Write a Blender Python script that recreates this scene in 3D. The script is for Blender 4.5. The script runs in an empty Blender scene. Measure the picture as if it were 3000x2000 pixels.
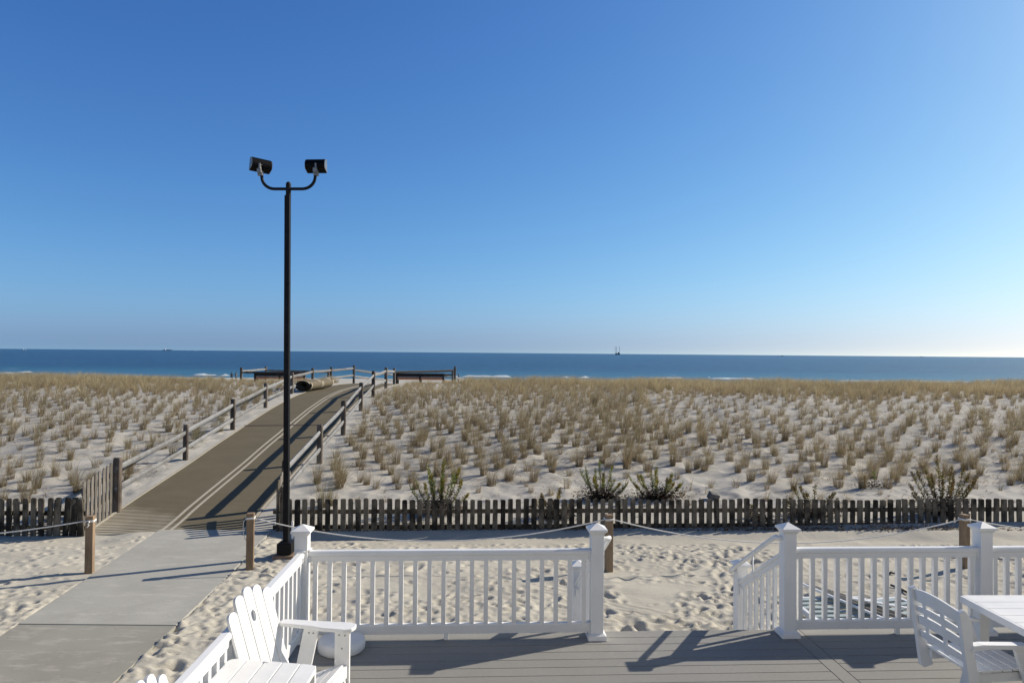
import bpy, bmesh, math, random
import numpy as np
from mathutils import Vector, Matrix, Euler
R = math.radians
random.seed(7); rng = np.random.default_rng(11)
SC = bpy.context.scene
COL = SC.collection

# ------------------------------------------------------------------ camera, sky, sun, exposure
DZ = 0.75                       # deck surface above the sand
EYE = Vector((0.0, 0.0, DZ + 2.854))
FPX = 2000.0                    # focal length in photo pixels (photo 3000 x 2000)
PITCH, ROLL = R(0.96), R(0.478)
cam = bpy.data.cameras.new('camera'); camo = bpy.data.objects.new('camera', cam); COL.objects.link(camo)
cam.sensor_fit = 'HORIZONTAL'; cam.sensor_width = 36.0; cam.lens = 36.0 * FPX / 3000.0
cam.clip_start = 0.05; cam.clip_end = 90000.0
camo.location = EYE
CM = Euler((R(90) + PITCH, 0, 0)).to_matrix() @ Matrix.Rotation(ROLL, 3, 'Z')
camo.rotation_euler = CM.to_euler()
SC.camera = camo

SUN_AZ, SUN_EL = R(23.6), R(31.0)     # sun to the right, a little ahead of the camera
SD = Vector((math.cos(SUN_EL) * math.cos(SUN_AZ), math.cos(SUN_EL) * math.sin(SUN_AZ), math.sin(SUN_EL)))
w = bpy.data.worlds.new('World'); SC.world = w; w.use_nodes = True
nt = w.node_tree; nt.nodes.clear()
sky = nt.nodes.new('ShaderNodeTexSky'); sky.sky_type = 'NISHITA'; sky.sun_disc = False
sky.sun_elevation = SUN_EL; sky.sun_rotation = math.pi / 2 - SUN_AZ
sky.altitude = 0; sky.air_density = 1.0; sky.dust_density = 1.0; sky.ozone_density = 3.0
EXPO = 0.25
def wn(op, a, b):
    n = nt.nodes.new('ShaderNodeMath'); n.operation = op
    for i, v in enumerate((a, b)):
        if hasattr(v, 'is_output'): nt.links.new(v, n.inputs[i])
        else: n.inputs[i].default_value = v
    return n.outputs[0]
# deeper, cooler clear-air grading of the physical sky, with a touch more light close to the horizon
sep = nt.nodes.new('ShaderNodeSeparateColor'); nt.links.new(sky.outputs[0], sep.inputs[0]); com = nt.nodes.new('ShaderNodeCombineColor')
wtc = nt.nodes.new('ShaderNodeTexCoord'); wsx = nt.nodes.new('ShaderNodeSeparateXYZ'); nt.links.new(wtc.outputs['Generated'], wsx.inputs[0])
hzf = wn('EXPONENT', wn('MULTIPLY', wn('MAXIMUM', wsx.outputs[2], 0.0), -12.5), 0.0)
hzn = wn('EXPONENT', wn('MULTIPLY', wn('MAXIMUM', wsx.outputs[2], 0.0), -83.0), 0.0)
zt = nt.nodes.new('ShaderNodeMapRange'); zt.interpolation_type = 'SMOOTHSTEP'; nt.links.new(wsx.outputs[2], zt.inputs[0])
zt.inputs[1].default_value = .47; zt.inputs[2].default_value = .9; zt.inputs[3].default_value = 1.0; zt.inputs[4].default_value = .40   # the deep blue zenith
for i, (k0, g, h, h2) in enumerate(((.92, 1.298, -.09, .672), (1.135, 1.136, -.014, .649), (1.275, .861, .350, .308))):
    v = wn('POWER', wn('MULTIPLY', sep.outputs[i], 0.1), g)
    v = wn('MULTIPLY', v, k0 * 10 / 2 ** EXPO)
    v = wn('MULTIPLY', v, wn('EXPONENT', wn('ADD', wn('MULTIPLY', hzf, h), wn('MULTIPLY', hzn, h2)), 0.0))
    v = wn('DIVIDE', v, wn('ADD', 1.0, wn('MULTIPLY', wn('MULTIPLY', v, v), 0.12 * (.1 * 2 ** EXPO) ** 2)))      # soft shoulder towards the sun
    v = wn('MULTIPLY', v, zt.outputs[0])
    nt.links.new(v, com.inputs[i])
bg = nt.nodes.new('ShaderNodeBackground'); bg.inputs[1].default_value = 0.1
wo = nt.nodes.new('ShaderNodeOutputWorld')
nt.links.new(com.outputs[0], bg.inputs[0]); nt.links.new(bg.outputs[0], wo.inputs[0])
sl = bpy.data.lights.new('sun', 'SUN'); so = bpy.data.objects.new('sun', sl); COL.objects.link(so)
sl.energy = 4.7; sl.angle = R(0.53); sl.color = (1.0, 0.91, 0.78)
so.rotation_euler = SD.to_track_quat('Z', 'Y').to_euler()
SC.view_settings.view_transform = 'Standard'; SC.view_settings.look = 'None'
SC.view_settings.exposure = EXPO; SC.view_settings.gamma = 1.0
SC.view_settings.use_curve_mapping = False

def at(px, py, Y=None, z=None):
    """photo pixel -> point on the plane at distance Y, or at height z"""
    d = CM @ Vector(((px - 1500) / FPX, -(py - 1000) / FPX, -1.0))
    t = (Y - EYE.y) / d.y if Y is not None else (z - EYE.z) / d.z
    return EYE + d * t

# ------------------------------------------------------------------ object helpers
def tag(o, label=None, cat=None, group=None, kind=None):
    if label: o['label'] = label
    if cat: o['category'] = cat
    if group: o['group'] = group
    if kind: o['kind'] = kind
    return o
def thing(name, loc, rz, label, cat, group=None):
    o = bpy.data.objects.new(name, None); COL.objects.link(o)
    o.empty_display_size = 0.1
    o.location = loc; o.rotation_euler = (0, 0, rz)
    return tag(o, label, cat, group)
class MB:
    def __init__(s): s.v = []; s.f = []
    def add(s, vs, fs):
        n = len(s.v); s.v += [tuple(v) for v in vs]; s.f += [tuple(i + n for i in f) for f in fs]; return s
    def box(s, c, d, m=None):
        c = Vector(c); vs = []
        for z in (-1, 1):
            for x, y in ((-1, -1), (1, -1), (1, 1), (-1, 1)):
                p = Vector((x * d[0] / 2, y * d[1] / 2, z * d[2] / 2))
                vs.append((m @ p if m is not None else p) + c)
        return s.add(vs, [(3, 2, 1, 0), (4, 5, 6, 7), (0, 1, 5, 4), (1, 2, 6, 5), (2, 3, 7, 6), (3, 0, 4, 7)])
    def bar(s, a, b, wd, hh, up=(0, 0, 1), taper=1.0):
        a, b, up = Vector(a), Vector(b), Vector(up); t = (b - a).normalized()
        x = t.cross(up)
        x = x.normalized() if x.length > 1e-5 else Vector((1, 0, 0)); u = x.cross(t).normalized(); vs = []
        for p, k in ((a, 1), (b, taper)):
            for i, j in ((-1, -1), (1, -1), (1, 1), (-1, 1)): vs.append(p + x * i * wd * k / 2 + u * j * hh * k / 2)
        return s.add(vs, [(3, 2, 1, 0), (4, 5, 6, 7), (0, 1, 5, 4), (1, 2, 6, 5), (2, 3, 7, 6), (3, 0, 4, 7)])
    def tube(s, pts, r, n=8, cap=True):
        pts = [Vector(p) for p in pts]; rs = r if isinstance(r, (list, tuple)) else [r] * len(pts)
        N = len(pts); vs = []; up = None
        for i, p in enumerate(pts):
            t = (pts[min(i + 1, N - 1)] - pts[max(i - 1, 0)]).normalized()
            if up is None: up = Vector((0, 0, 1)) if abs(t.z) < .9 else Vector((0, 1, 0))
            x = t.cross(up).normalized(); up = x.cross(t).normalized()
            for k in range(n):
                a = 2 * math.pi * k / n; vs.append(p + (x * math.cos(a) + up * math.sin(a)) * rs[i])
        fs = [(i * n + k, i * n + (k + 1) % n, (i + 1) * n + (k + 1) % n, (i + 1) * n + k) for i in range(N - 1) for k in range(n)]
        if cap: fs += [tuple(range(n))[::-1], tuple((N - 1) * n + k for k in range(n))]
        return s.add(vs, fs)
    def lathe(s, prof, n=32, c=(0, 0, 0)):
        vs = [(c[0] + r * math.cos(2 * math.pi * k / n), c[1] + r * math.sin(2 * math.pi * k / n), c[2] + z) for r, z in prof for k in range(n)]
        N = len(prof)
        fs = [(i * n + k, i * n + (k + 1) % n, (i + 1) * n + (k + 1) % n, (i + 1) * n + k) for i in range(N - 1) for k in range(n)]
        fs += [tuple(range(n))[::-1], tuple((N - 1) * n + k for k in range(n))]
        return s.add(vs, fs)
    def frustum(s, c, z0, z1, w0, w1):
        vs = [(c[0] + i * w_ / 2, c[1] + j * w_ / 2, z) for z, w_ in ((z0, w0), (z1, w1)) for i, j in ((-1, -1), (1, -1), (1, 1), (-1, 1))]
        return s.add(vs, [(3, 2, 1, 0), (4, 5, 6, 7), (0, 1, 5, 4), (1, 2, 6, 5), (2, 3, 7, 6), (3, 0, 4, 7)])
    def prism(s, poly, a, b, f):
        """poly: 2D outline; f(u, v, w) -> point; extruded from w=a to w=b"""
        n = len(poly); vs = [f(u, v, a) for u, v in poly] + [f(u, v, b) for u, v in poly]
        fs = [tuple(range(n))[::-1], tuple(range(n, 2 * n))] + [(k, (k + 1) % n, n + (k + 1) % n, n + k) for k in range(n)]
        return s.add(vs, fs)
    def mesh(s, name, m=None, smooth=False):
        me = bpy.data.meshes.new(name); me.from_pydata(s.v, [], s.f); me.validate()
        bm = bmesh.new(); bm.from_mesh(me); bmesh.ops.recalc_face_normals(bm, faces=bm.faces); bm.to_mesh(me); bm.free()
        if m: me.materials.append(m)
        if smooth: me.shade_smooth()
        return me
    def build(s, name, m, parent=None, bevel=0.0, smooth=False, seg=2):
        o = bpy.data.objects.new(name, s.mesh(name, m, smooth)); COL.objects.link(o)
        if parent: o.parent = parent
        if bevel:
            b = o.modifiers.new('bevel', 'BEVEL'); b.width = bevel; b.segments = seg; b.limit_method = 'ANGLE'; b.angle_limit = R(35)
        return o
def inst(o, parent=None, M=None):
    c = o.copy(); COL.objects.link(c); c.parent = parent
    if M is not None: c.matrix_basis = M
    return c
def copy_tree(o, parent=None):
    c = o.copy(); COL.objects.link(c); c.parent = parent
    for ch in list(o.children): copy_tree(ch, c)
    return c

# ------------------------------------------------------------------ materials
def nodes(name):
    m = bpy.data.materials.new(name); m.use_nodes = True; t = m.node_tree
    return m, t, t.nodes['Principled BSDF']
def N(t, ty, **k):
    n = t.nodes.new(ty)
    for a, b in k.items(): setattr(n, a, b)
    return n
def mixc(t, fac, a, b, blend='MIX'):
    n = N(t, 'ShaderNodeMix', data_type='RGBA', blend_type=blend)
    for s_, v in ((0, fac), (6, a), (7, b)):
        if hasattr(v, 'is_output'): t.links.new(v, n.inputs[s_])
        else: n.inputs[s_].default_value = v if s_ == 0 else (*v, 1)
    return n.outputs[2]
def noise(t, scale, detail=4, rough=.55, stretch=(1, 1, 1), coord='Object', off=None):
    tc = N(t, 'ShaderNodeTexCoord'); mp = N(t, 'ShaderNodeMapping'); mp.inputs[3].default_value = stretch
    t.links.new(tc.outputs[coord], mp.inputs[0])
    if off is not None: t.links.new(off, mp.inputs[1])
    n = N(t, 'ShaderNodeTexNoise'); n.inputs['Scale'].default_value = scale
    n.inputs['Detail'].default_value = detail; n.inputs['Roughness'].default_value = rough
    t.links.new(mp.outputs[0], n.inputs[0]); return n.outputs[0]
def ramp(t, fac, a, b):
    n = N(t, 'ShaderNodeMapRange'); n.inputs[1].default_value = a; n.inputs[2].default_value = b
    t.links.new(fac, n.inputs[0]); return n.outputs[0]
def bump(t, p, h, strength, dist):
    b = N(t, 'ShaderNodeBump'); b.inputs[0].default_value = strength; b.inputs[1].default_value = dist
    t.links.new(h, b.inputs['Height']); t.links.new(b.outputs[0], p.inputs['Normal']); return b
def simple(name, c1, c2=None, scale=8, rough=.6, stretch=(1, 1, 1), b=0.0, bd=.004, lo=.35, hi=.65, bscale=None, metallic=0, spec=.5):
    m, t, p = nodes(name)
    p.inputs['Roughness'].default_value = rough; p.inputs['Metallic'].default_value = metallic
    p.inputs['Specular IOR Level'].default_value = spec
    if c2:
        n = noise(t, scale, 5, .6, stretch); t.links.new(mixc(t, ramp(t, n, lo, hi), c1, c2), p.inputs['Base Color'])
    else: p.inputs['Base Color'].default_value = (*c1, 1)
    if b: bump(t, p, noise(t, bscale or scale * 3, 4, .6, stretch), b, bd)
    return m

def sand_mat():
    m, t, p = nodes('sand'); p.inputs['Roughness'].default_value = .95; p.inputs['Specular IOR Level'].default_value = .12
    g = N(t, 'ShaderNodeNewGeometry'); sx = N(t, 'ShaderNodeSeparateXYZ'); t.links.new(g.outputs['Position'], sx.inputs[0])
    c = mixc(t, ramp(t, noise(t, .8, 5, .6), .35, .68), (.395, .37, .31), (.48, .452, .378))
    c = mixc(t, ramp(t, sx.outputs[1], 13.0, 15.5), c, mixc(t, ramp(t, noise(t, 1.3, 5, .65), .35, .7), (.365, .35, .31), (.46, .442, .40)))
    sp = ramp(t, noise(t, 55, 2, .5), .67, .73)            # shell fragments and grit
    c = mixc(t, sp, c, (.16, .13, .10))
    c = mixc(t, ramp(t, noise(t, 170, 2, .6), .3, .7), c, mixc(t, .4, c, (.66, .61, .50)))
    t.links.new(c, p.inputs['Base Color'])
    a = N(t, 'ShaderNodeMath', operation='ADD'); t.links.new(noise(t, 9, 6, .6, (1, 1.9, 1)), a.inputs[0])
    b2 = N(t, 'ShaderNodeMath', operation='MULTIPLY'); t.links.new(noise(t, 90, 3, .7), b2.inputs[0]); b2.inputs[1].default_value = .10
    t.links.new(b2.outputs[0], a.inputs[1]); bump(t, p, a.outputs[0], .8, .013)
    return m
def mat_wood(name, c1, c2, dark, stain=.5, stretch=(7, 7, .8), spec=.3):
    m, t, p = nodes(name); p.inputs['Roughness'].default_value = .85; p.inputs['Specular IOR Level'].default_value = spec
    oi = N(t, 'ShaderNodeObjectInfo'); mu = N(t, 'ShaderNodeVectorMath', operation='SCALE')
    cb = N(t, 'ShaderNodeCombineXYZ')
    for i in range(3): t.links.new(oi.outputs['Random'], cb.inputs[i])
    t.links.new(cb.outputs[0], mu.inputs[0]); mu.inputs['Scale'].default_value = 37.0
    g = noise(t, 6, 6, .65, stretch, off=mu.outputs[0])
    c = mixc(t, ramp(t, g, .3, .7), c1, c2)
    s1 = noise(t, 1.6, 4, .6, (2.2, 2.2, 1), off=mu.outputs[0])
    ad = N(t, 'ShaderNodeMath', operation='MULTIPLY_ADD'); t.links.new(oi.outputs['Random'], ad.inputs[0]); ad.inputs[1].default_value = .22
    t.links.new(s1, ad.inputs[2])
    k = N(t, 'ShaderNodeMath', operation='MULTIPLY'); t.links.new(ramp(t, ad.outputs[0], .50, .74), k.inputs[0]); k.inputs[1].default_value = stain
    c = mixc(t, k.outputs[0], c, dark)
    t.links.new(c, p.inputs['Base Color']); bump(t, p, g, .5, .006)
    return m
M = {}
M['sand'] = sand_mat()
M['vinyl'] = simple('white_vinyl', (.80, .80, .79), (.74, .745, .74), 2.5, .38, spec=.4)
M['chair_white'] = simple('white_poly_lumber', (.80, .80, .79), (.73, .735, .73), 5, .45, b=.12, bd=.002, bscale=60, spec=.35)
M['table_white'] = simple('white_slat_board', (.79, .79, .78), (.72, .73, .73), 4, .5, b=.12, bd=.002, bscale=50, spec=.3)
M['picket'] = mat_wood('weathered_picket', (.10, .085, .062), (.215, .185, .14), (.018, .015, .011), 1.0)
M['picket_light'] = mat_wood('weathered_picket_pale', (.14, .125, .105), (.25, .225, .195), (.045, .04, .03), .7)
M['rail'] = mat_wood('silvered_split_rail', (.185, .187, .185), (.31, .31, .305), (.09, .08, .07), .5, (1.2, 9, 9))
M['post'] = mat_wood('weathered_fence_post', (.115, .09, .068), (.215, .18, .145), (.035, .025, .02), .85)
M['lumber'] = mat_wood('treated_timber', (.235, .160, .098), (.33, .24, .155), (.10, .065, .04), .5, (9, 9, .7))
M['rope'] = simple('white_rope', (.80, .78, .73), (.66, .64, .60), 60, .8)
M['black'] = simple('black_painted_steel', (.004, .004, .005), (.009, .009, .011), 9, .6, spec=.2)
M['housing'] = simple('black_lamp_housing', (.002, .002, .003), None, rough=.6, spec=.12)
M['cap'] = simple('grey_end_plate', (.22, .23, .24), (.15, .16, .17), 20, .35, metallic=.4)
M['steel'] = simple('galvanised_steel', (.30, .30, .30), (.17, .17, .17), 30, .45, metallic=.6)
M['glass'] = simple('lamp_glass', (.06, .07, .08), None, rough=.1, spec=.8)
M['brick'] = simple('rusty_brick', (.27, .16, .10), (.20, .15, .11), 12, .9, b=.4, bd=.005)
M['stone'] = simple('grey_block', (.10, .10, .095), (.17, .165, .155), 14, .9, b=.4, bd=.005)
M['bench'] = mat_wood('dark_stained_bench', (.030, .022, .016), (.06, .045, .034), (.01, .008, .006), .5, (.8, 8, 8))
M['bench_seat'] = mat_wood('red_brown_bench_board', (.42, .17, .08), (.52, .24, .12), (.2, .09, .05), .4, (.8, 8, 8))
M['metal_dark'] = simple('dark_bar', (.02, .02, .02), (.05, .045, .04), 20, .5)
M['tan_bar'] = simple('tan_bar', (.22, .18, .12), (.15, .13, .10), 14, .6)
M['lounger_slat'] = simple('pale_green_slat', (.40, .47, .46), (.33, .39, .39), 8, .5)
M['foam'] = simple('sea_foam', (.62, .66, .67), (.38, .46, .50), 1.5, .8, b=.3, bd=.2, bscale=3)

def concrete_mat(name, c1, c2, c3):
    m, t, p = nodes(name); p.inputs['Roughness'].default_value = .9; p.inputs['Specular IOR Level'].default_value = .2
    c = mixc(t, ramp(t, noise(t, 1.1, 6, .6), .32, .7), c1, c2)
    c = mixc(t, ramp(t, noise(t, 2.2, 5, .7, (1, 2.6, 1)), .52, .72), c, c3)
    sp = ramp(t, noise(t, 35, 2, .5), .70, .76); c = mixc(t, sp, c, (.14, .13, .12))
    t.links.new(c, p.inputs['Base Color']); bump(t, p, noise(t, 70, 5, .7), .25, .004); return m
M['concrete'] = concrete_mat('pale_concrete', (.345, .335, .295), (.405, .395, .35), (.46, .44, .39))
M['concrete_brown'] = concrete_mat('sandy_concrete', (.265, .255, .215), (.32, .308, .262), (.40, .38, .33))

def deck_mat():
    m, t, p = nodes('composite_deck_board'); p.inputs['Roughness'].default_value = .75; p.inputs['Specular IOR Level'].default_value = .25
    c = mixc(t, ramp(t, noise(t, 1.5, 4, .6), .3, .7), (.262, .258, .240), (.305, .300, .280))
    c = mixc(t, ramp(t, noise(t, 160, 3, .6, (.15, 1, 1)), .35, .7), c, (.235, .230, .213))
    c = mixc(t, ramp(t, noise(t, 3.2, 5, .7), .62, .8), c, (.34, .31, .27))     # tracked-in sand
    g = N(t, 'ShaderNodeNewGeometry'); dp = N(t, 'ShaderNodeVectorMath', operation='DOT_PRODUCT'); t.links.new(g.outputs['Position'], dp.inputs[0]); dp.inputs[1].default_value = (-.04894, .9988, 0)
    dv = N(t, 'ShaderNodeMath', operation='MULTIPLY_ADD'); t.links.new(dp.outputs['Value'], dv.inputs[0]); dv.inputs[1].default_value = 1 / .158; dv.inputs[2].default_value = -(6.8686 + .155) / .158
    fl = N(t, 'ShaderNodeMath', operation='FLOOR'); t.links.new(dv.outputs[0], fl.inputs[0]); wn_ = N(t, 'ShaderNodeTexWhiteNoise', noise_dimensions='1D'); t.links.new(fl.outputs[0], wn_.inputs['W'])
    c = mixc(t, ramp(t, wn_.outputs['Value'], -.2, 3.2), c, (.18, .172, .155))
    t.links.new(c, p.inputs['Base Color']); bump(t, p, noise(t, 160, 3, .6, (.1, 1, 1)), .2, .002); return m
M['deck'] = deck_mat()

def matmat():
    m, t, p = nodes('woven_brown_mat'); p.inputs['Roughness'].default_value = .9; p.inputs['Specular IOR Level'].default_value = .15
    uv = N(t, 'ShaderNodeTexCoord'); sx = N(t, 'ShaderNodeSeparateXYZ'); t.links.new(uv.outputs['UV'], sx.inputs[0])
    g = noise(t, 1.4, 4, .6); c = mixc(t, ramp(t, g, .3, .7), (.103, .086, .052), (.132, .110, .068))
    c = mixc(t, ramp(t, noise(t, 90, 3, .6), .4, .8), c, (.175, .150, .10))
    # ribs across the mat, v in metres along it
    mu = N(t, 'ShaderNodeMath', operation='MULTIPLY'); t.links.new(sx.outputs[1], mu.inputs[0]); mu.inputs[1].default_value = 2 * math.pi / .085
    si = N(t, 'ShaderNodeMath', operation='SINE'); t.links.new(mu.outputs[0], si.inputs[0])
    # sand lying between the ribs at the bottom left, patchy
    a = N(t, 'ShaderNodeMath', operation='MULTIPLY_ADD'); t.links.new(sx.outputs[0], a.inputs[0]); a.inputs[1].default_value = 1.0; t.links.new(sx.outputs[1], a.inputs[2])
    b = N(t, 'ShaderNodeMath', operation='MULTIPLY_ADD'); t.links.new(noise(t, 1.2, 4, .6), b.inputs[0]); b.inputs[1].default_value = -2.4; t.links.new(a.outputs[0], b.inputs[2])
    amt = N(t, 'ShaderNodeMapRange'); t.links.new(b.outputs[0], amt.inputs[0]); amt.inputs[1].default_value = 1.0; amt.inputs[2].default_value = -1.1
    q = N(t, 'ShaderNodeMath', operation='MULTIPLY_ADD'); t.links.new(amt.outputs[0], q.inputs[0]); q.inputs[1].default_value = 1.7; t.links.new(si.outputs[0], q.inputs[2])
    f = ramp(t, q.outputs[0], .85, 1.35)
    c = mixc(t, f, c, (.46, .42, .34))
    t.links.new(c, p.inputs['Base Color'])
    bump(t, p, si.outputs[0], .05, .006); return m
M['mat'] = matmat()
M['mat_roll'] = simple('rolled_mat_weave', (.115, .093, .058), (.16, .132, .085), 40, .9, (1, 1, 1), .3, .01)
M['stripe'] = simple('pale_mat_stripe', (.47, .43, .34), (.36, .32, .25), 25, .9)
M['mat_dark'] = simple('mat_underside', (.055, .045, .032), (.085, .07, .05), 12, .9)
M['seam'] = simple('mat_seam', (.055, .038, .028), (.10, .075, .055), 30, .9)

def foliage(name, trans=.35, bright=1.0):
    m = bpy.data.materials.new(name); m.use_nodes = True; t = m.node_tree; t.nodes.clear()
    at_ = N(t, 'ShaderNodeAttribute', attribute_name='col')
    d = N(t, 'ShaderNodeBsdfDiffuse'); tr = N(t, 'ShaderNodeBsdfTranslucent'); mx = N(t, 'ShaderNodeMixShader'); mx.inputs[0].default_value = trans
    gl = N(t, 'ShaderNodeBsdfGlossy'); gl.inputs['Roughness'].default_value = .4; m2 = N(t, 'ShaderNodeMixShader'); m2.inputs[0].default_value = .04
    o = N(t, 'ShaderNodeOutputMaterial')
    t.links.new(at_.outputs['Color'], d.inputs[0]); t.links.new(at_.outputs['Color'], tr.inputs[0])
    t.links.new(d.outputs[0], mx.inputs[1]); t.links.new(tr.outputs[0], mx.inputs[2])
    t.links.new(mx.outputs[0], m2.inputs[1]); t.links.new(gl.outputs[0], m2.inputs[2]); t.links.new(m2.outputs[0], o.inputs[0]); return m
M['grass'] = foliage('dry_beach_grass', .42)
M['leaf'] = foliage('goldenrod_leaf', .3)

def sea_mat():
    m, t, p = nodes('sea_water'); p.inputs['Specular IOR Level'].default_value = .5; p.inputs['IOR'].default_value = 1.33
    g = N(t, 'ShaderNodeNewGeometry'); sx = N(t, 'ShaderNodeSeparateXYZ'); t.links.new(g.outputs['Position'], sx.inputs[0])
    lg = N(t, 'ShaderNodeMath', operation='LOGARITHM'); t.links.new(sx.outputs[1], lg.inputs[0]); lg.inputs[1].default_value = 10
    p.inputs['Roughness'].default_value = .30
    # chop whose size grows with distance so the far water keeps its grain
    def chop(k, kx, sc, det=5):
        dv = N(t, 'ShaderNodeMath', operation='DIVIDE'); t.links.new(sx.outputs[0], dv.inputs[0]); t.links.new(sx.outputs[1], dv.inputs[1])
        m1 = N(t, 'ShaderNodeMath', operation='MULTIPLY'); t.links.new(dv.outputs[0], m1.inputs[0]); m1.inputs[1].default_value = kx
        iv = N(t, 'ShaderNodeMath', operation='DIVIDE'); iv.inputs[0].default_value = k; t.links.new(sx.outputs[1], iv.inputs[1])
        cb = N(t, 'ShaderNodeCombineXYZ'); t.links.new(m1.outputs[0], cb.inputs[0]); t.links.new(iv.outputs[0], cb.inputs[1])
        n = N(t, 'ShaderNodeTexNoise'); n.inputs['Scale'].default_value = sc; n.inputs['Detail'].default_value = det; n.inputs['Roughness'].default_value = .65
        t.links.new(cb.outputs[0], n.inputs[0]); return n.outputs[0]
    swell = noise(t, .035, 4, .55, (.16, 1, 1)); small = noise(t, .35, 5, .65, (.4, 1, 1))
    deep = mixc(t, ramp(t, swell, .38, .66), (.001, .014, .045), (.006, .045, .095))
    c = mixc(t, ramp(t, small, .42, .72), deep, (.032, .105, .175))
    near = ramp(t, sx.outputs[1], 260, 150)
    c = mixc(t, near, c, (.04, .15, .20))
    cap = N(t, 'ShaderNodeMath', operation='MULTIPLY'); t.links.new(ramp(t, noise(t, .22, 3, .5, (.35, 1.4, 1)), .735, .765), cap.inputs[0])
    t.links.new(ramp(t, sx.outputs[1], 3000, 400), cap.inputs[1]); c = mixc(t, cap.outputs[0], c, (.75, .8, .82))
    t.links.new(c, p.inputs['Base Color'])
    bump(t, p, small, .8, 1.2); return m
M['sea'] = sea_mat()

# ------------------------------------------------------------------ terrain
_ys = np.array([-200, 0, 12.5, 13.9, 14.7, 16, 18.6, 20.5, 22, 24, 26.5, 29, 31, 33.5, 36, 39, 42, 45, 49, 55, 65, 90, 125, 150, 170, 220, 400, 60000.])
_zs = np.array([0, 0, 0, .0, .10, .25, .53, .77, .93, 1.12, 1.34, 1.50, 1.60, 1.67, 1.71, 1.72, 1.66, 1.45, 1.15, .6, .0, -1.0, -2.05, -2.35, -3.0, -5, -9, -60.])
_yd = np.arange(-60, 260, .1); _zd = np.interp(_yd, _ys, _zs)
_k = np.hanning(17); _k /= _k.sum(); _zp = np.convolve(np.pad(_zd, 8, 'edge'), _k, 'valid')
def sstep(a, b, x):
    t = np.clip((x - a) / (b - a), 0, 1); return t * t * (3 - 2 * t)
CLY = np.array([12.8, 13.6, 15, 18.6, 22, 26.5, 30, 33.6, 37, 41.5]); CLX = np.array([-6.82, -6.86, -6.98, -7.2, -7.42, -7.82, -8.13, -8.38, -8.38, -8.2])
def path_x(y): return np.interp(y, CLY, CLX)
def Hs(x, y):
    x = np.asarray(x, float); y = np.asarray(y, float)
    z = np.where(y < 259, np.interp(y, _yd, _zp), np.interp(y, _ys, _zs))
    z = z + .07 * sstep(3, 10, x) * sstep(11, 13.6, y) * (1 - sstep(120, 150, y))
    side = np.maximum(sstep(-4.7, -4.2, x), 1 - sstep(-7.9, -7.3, x))
    z = z - .075 * side * sstep(12.1, 13.2, y) * (1 - sstep(13.45, 13.9, y))      # scoured just in front of the fence
    off = sstep(1.9, 4.5, np.abs(x - path_x(y))) * sstep(15, 19, y) * (1 - sstep(60, 90, y))
    z = z + off * (.055 * np.sin(.42 * x + .31 * y + .6) + .04 * np.sin(.9 * x - .37 * y + 2.1) + .025 * np.sin(.19 * x + 1.1))
    return z
def vnoise(x, y, s, seed, oct_=1):
    out = 0; amp = 1; tot = 0
    for o in range(oct_):
        L = np.random.default_rng(seed + o).random((256, 256)); u, v = x / s, y / s
        i, j = np.floor(u).astype(int), np.floor(v).astype(int); fu, fv = u - i, v - j
        fu = fu * fu * (3 - 2 * fu); fv = fv * fv * (3 - 2 * fv); g = lambda a, b: L[a & 255, b & 255]
        out = out + amp * ((g(i, j) * (1 - fu) + g(i + 1, j) * fu) * (1 - fv) + (g(i, j + 1) * (1 - fu) + g(i + 1, j + 1) * fu) * fv)
        tot += amp; amp *= .5; s = s / 2.03
    return out / tot - .5
SLY = np.array([-1, 7, 8.94, 10.78, 13.75]); SLL = np.array([-5.4, -6.2, -6.41, -6.64, -7.02]); SLR = np.array([-3.9, -4.25, -4.35, -4.48, -4.78])
def grid_axis(parts):
    out = []
    for a, b, s in parts: out.append(np.arange(a, b, s))
    return np.concatenate(out)
gx = np.concatenate([-np.geomspace(6000, 45, 16), grid_axis([(-44, -14, .3), (-14, -10, .1), (-10, 9.6, .032), (9.6, 14, .1), (14, 44, .3)]), np.geomspace(45, 6000, 16)])
gy = np.concatenate([grid_axis([(-60, 0, 10), (0, 6.4, .12), (6.4, 13.4, .032), (13.4, 14.4, .045), (14.4, 24, .09), (24, 50, .16), (50, 90, 1.5), (90, 260, 6)]), np.geomspace(260, 60000, 14)])
X, Y = np.meshgrid(gx, gy)                # rows = y
Z = Hs(X, Y)
flat = (Y < 60)
dune = sstep(14.2, 16, Y) * (1 - sstep(50, 60, Y)); nearm = sstep(1, 5, Y) * (1 - sstep(13.4, 14.6, Y)) * (np.abs(X) < 40)
onpath = 1 - sstep(1.45, 2.1, np.abs(X - path_x(Y)))
Z += dune * (1 - onpath) * (.10 * vnoise(X, Y, .55, 3, 3) + .075 * vnoise(X * .45, Y, .20, 8, 2))
Z += nearm * (.05 * vnoise(X * .8, Y, .9, 21, 3) + .030 * vnoise(X * .62 + .25 * Y, Y - .12 * X, .30, 31, 2))
D = np.zeros_like(Z)
def pit(x, y, a, b, ang, dep):
    r = 3 * max(a, b)
    i0, i1 = np.searchsorted(gy, [y - r, y + r]); j0, j1 = np.searchsorted(gx, [x - r, x + r])
    if i1 <= i0 or j1 <= j0: return
    dx = X[i0:i1, j0:j1] - x; dy = Y[i0:i1, j0:j1] - y; c, s = math.cos(ang), math.sin(ang)
    q = ((c * dx + s * dy) / a) ** 2 + ((-s * dx + c * dy) / b) ** 2
    D[i0:i1, j0:j1] += -dep * np.exp(-q * 1.1) + dep * .42 * np.exp(-(np.sqrt(q) - 1.75) ** 2 * 2.2)
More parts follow.
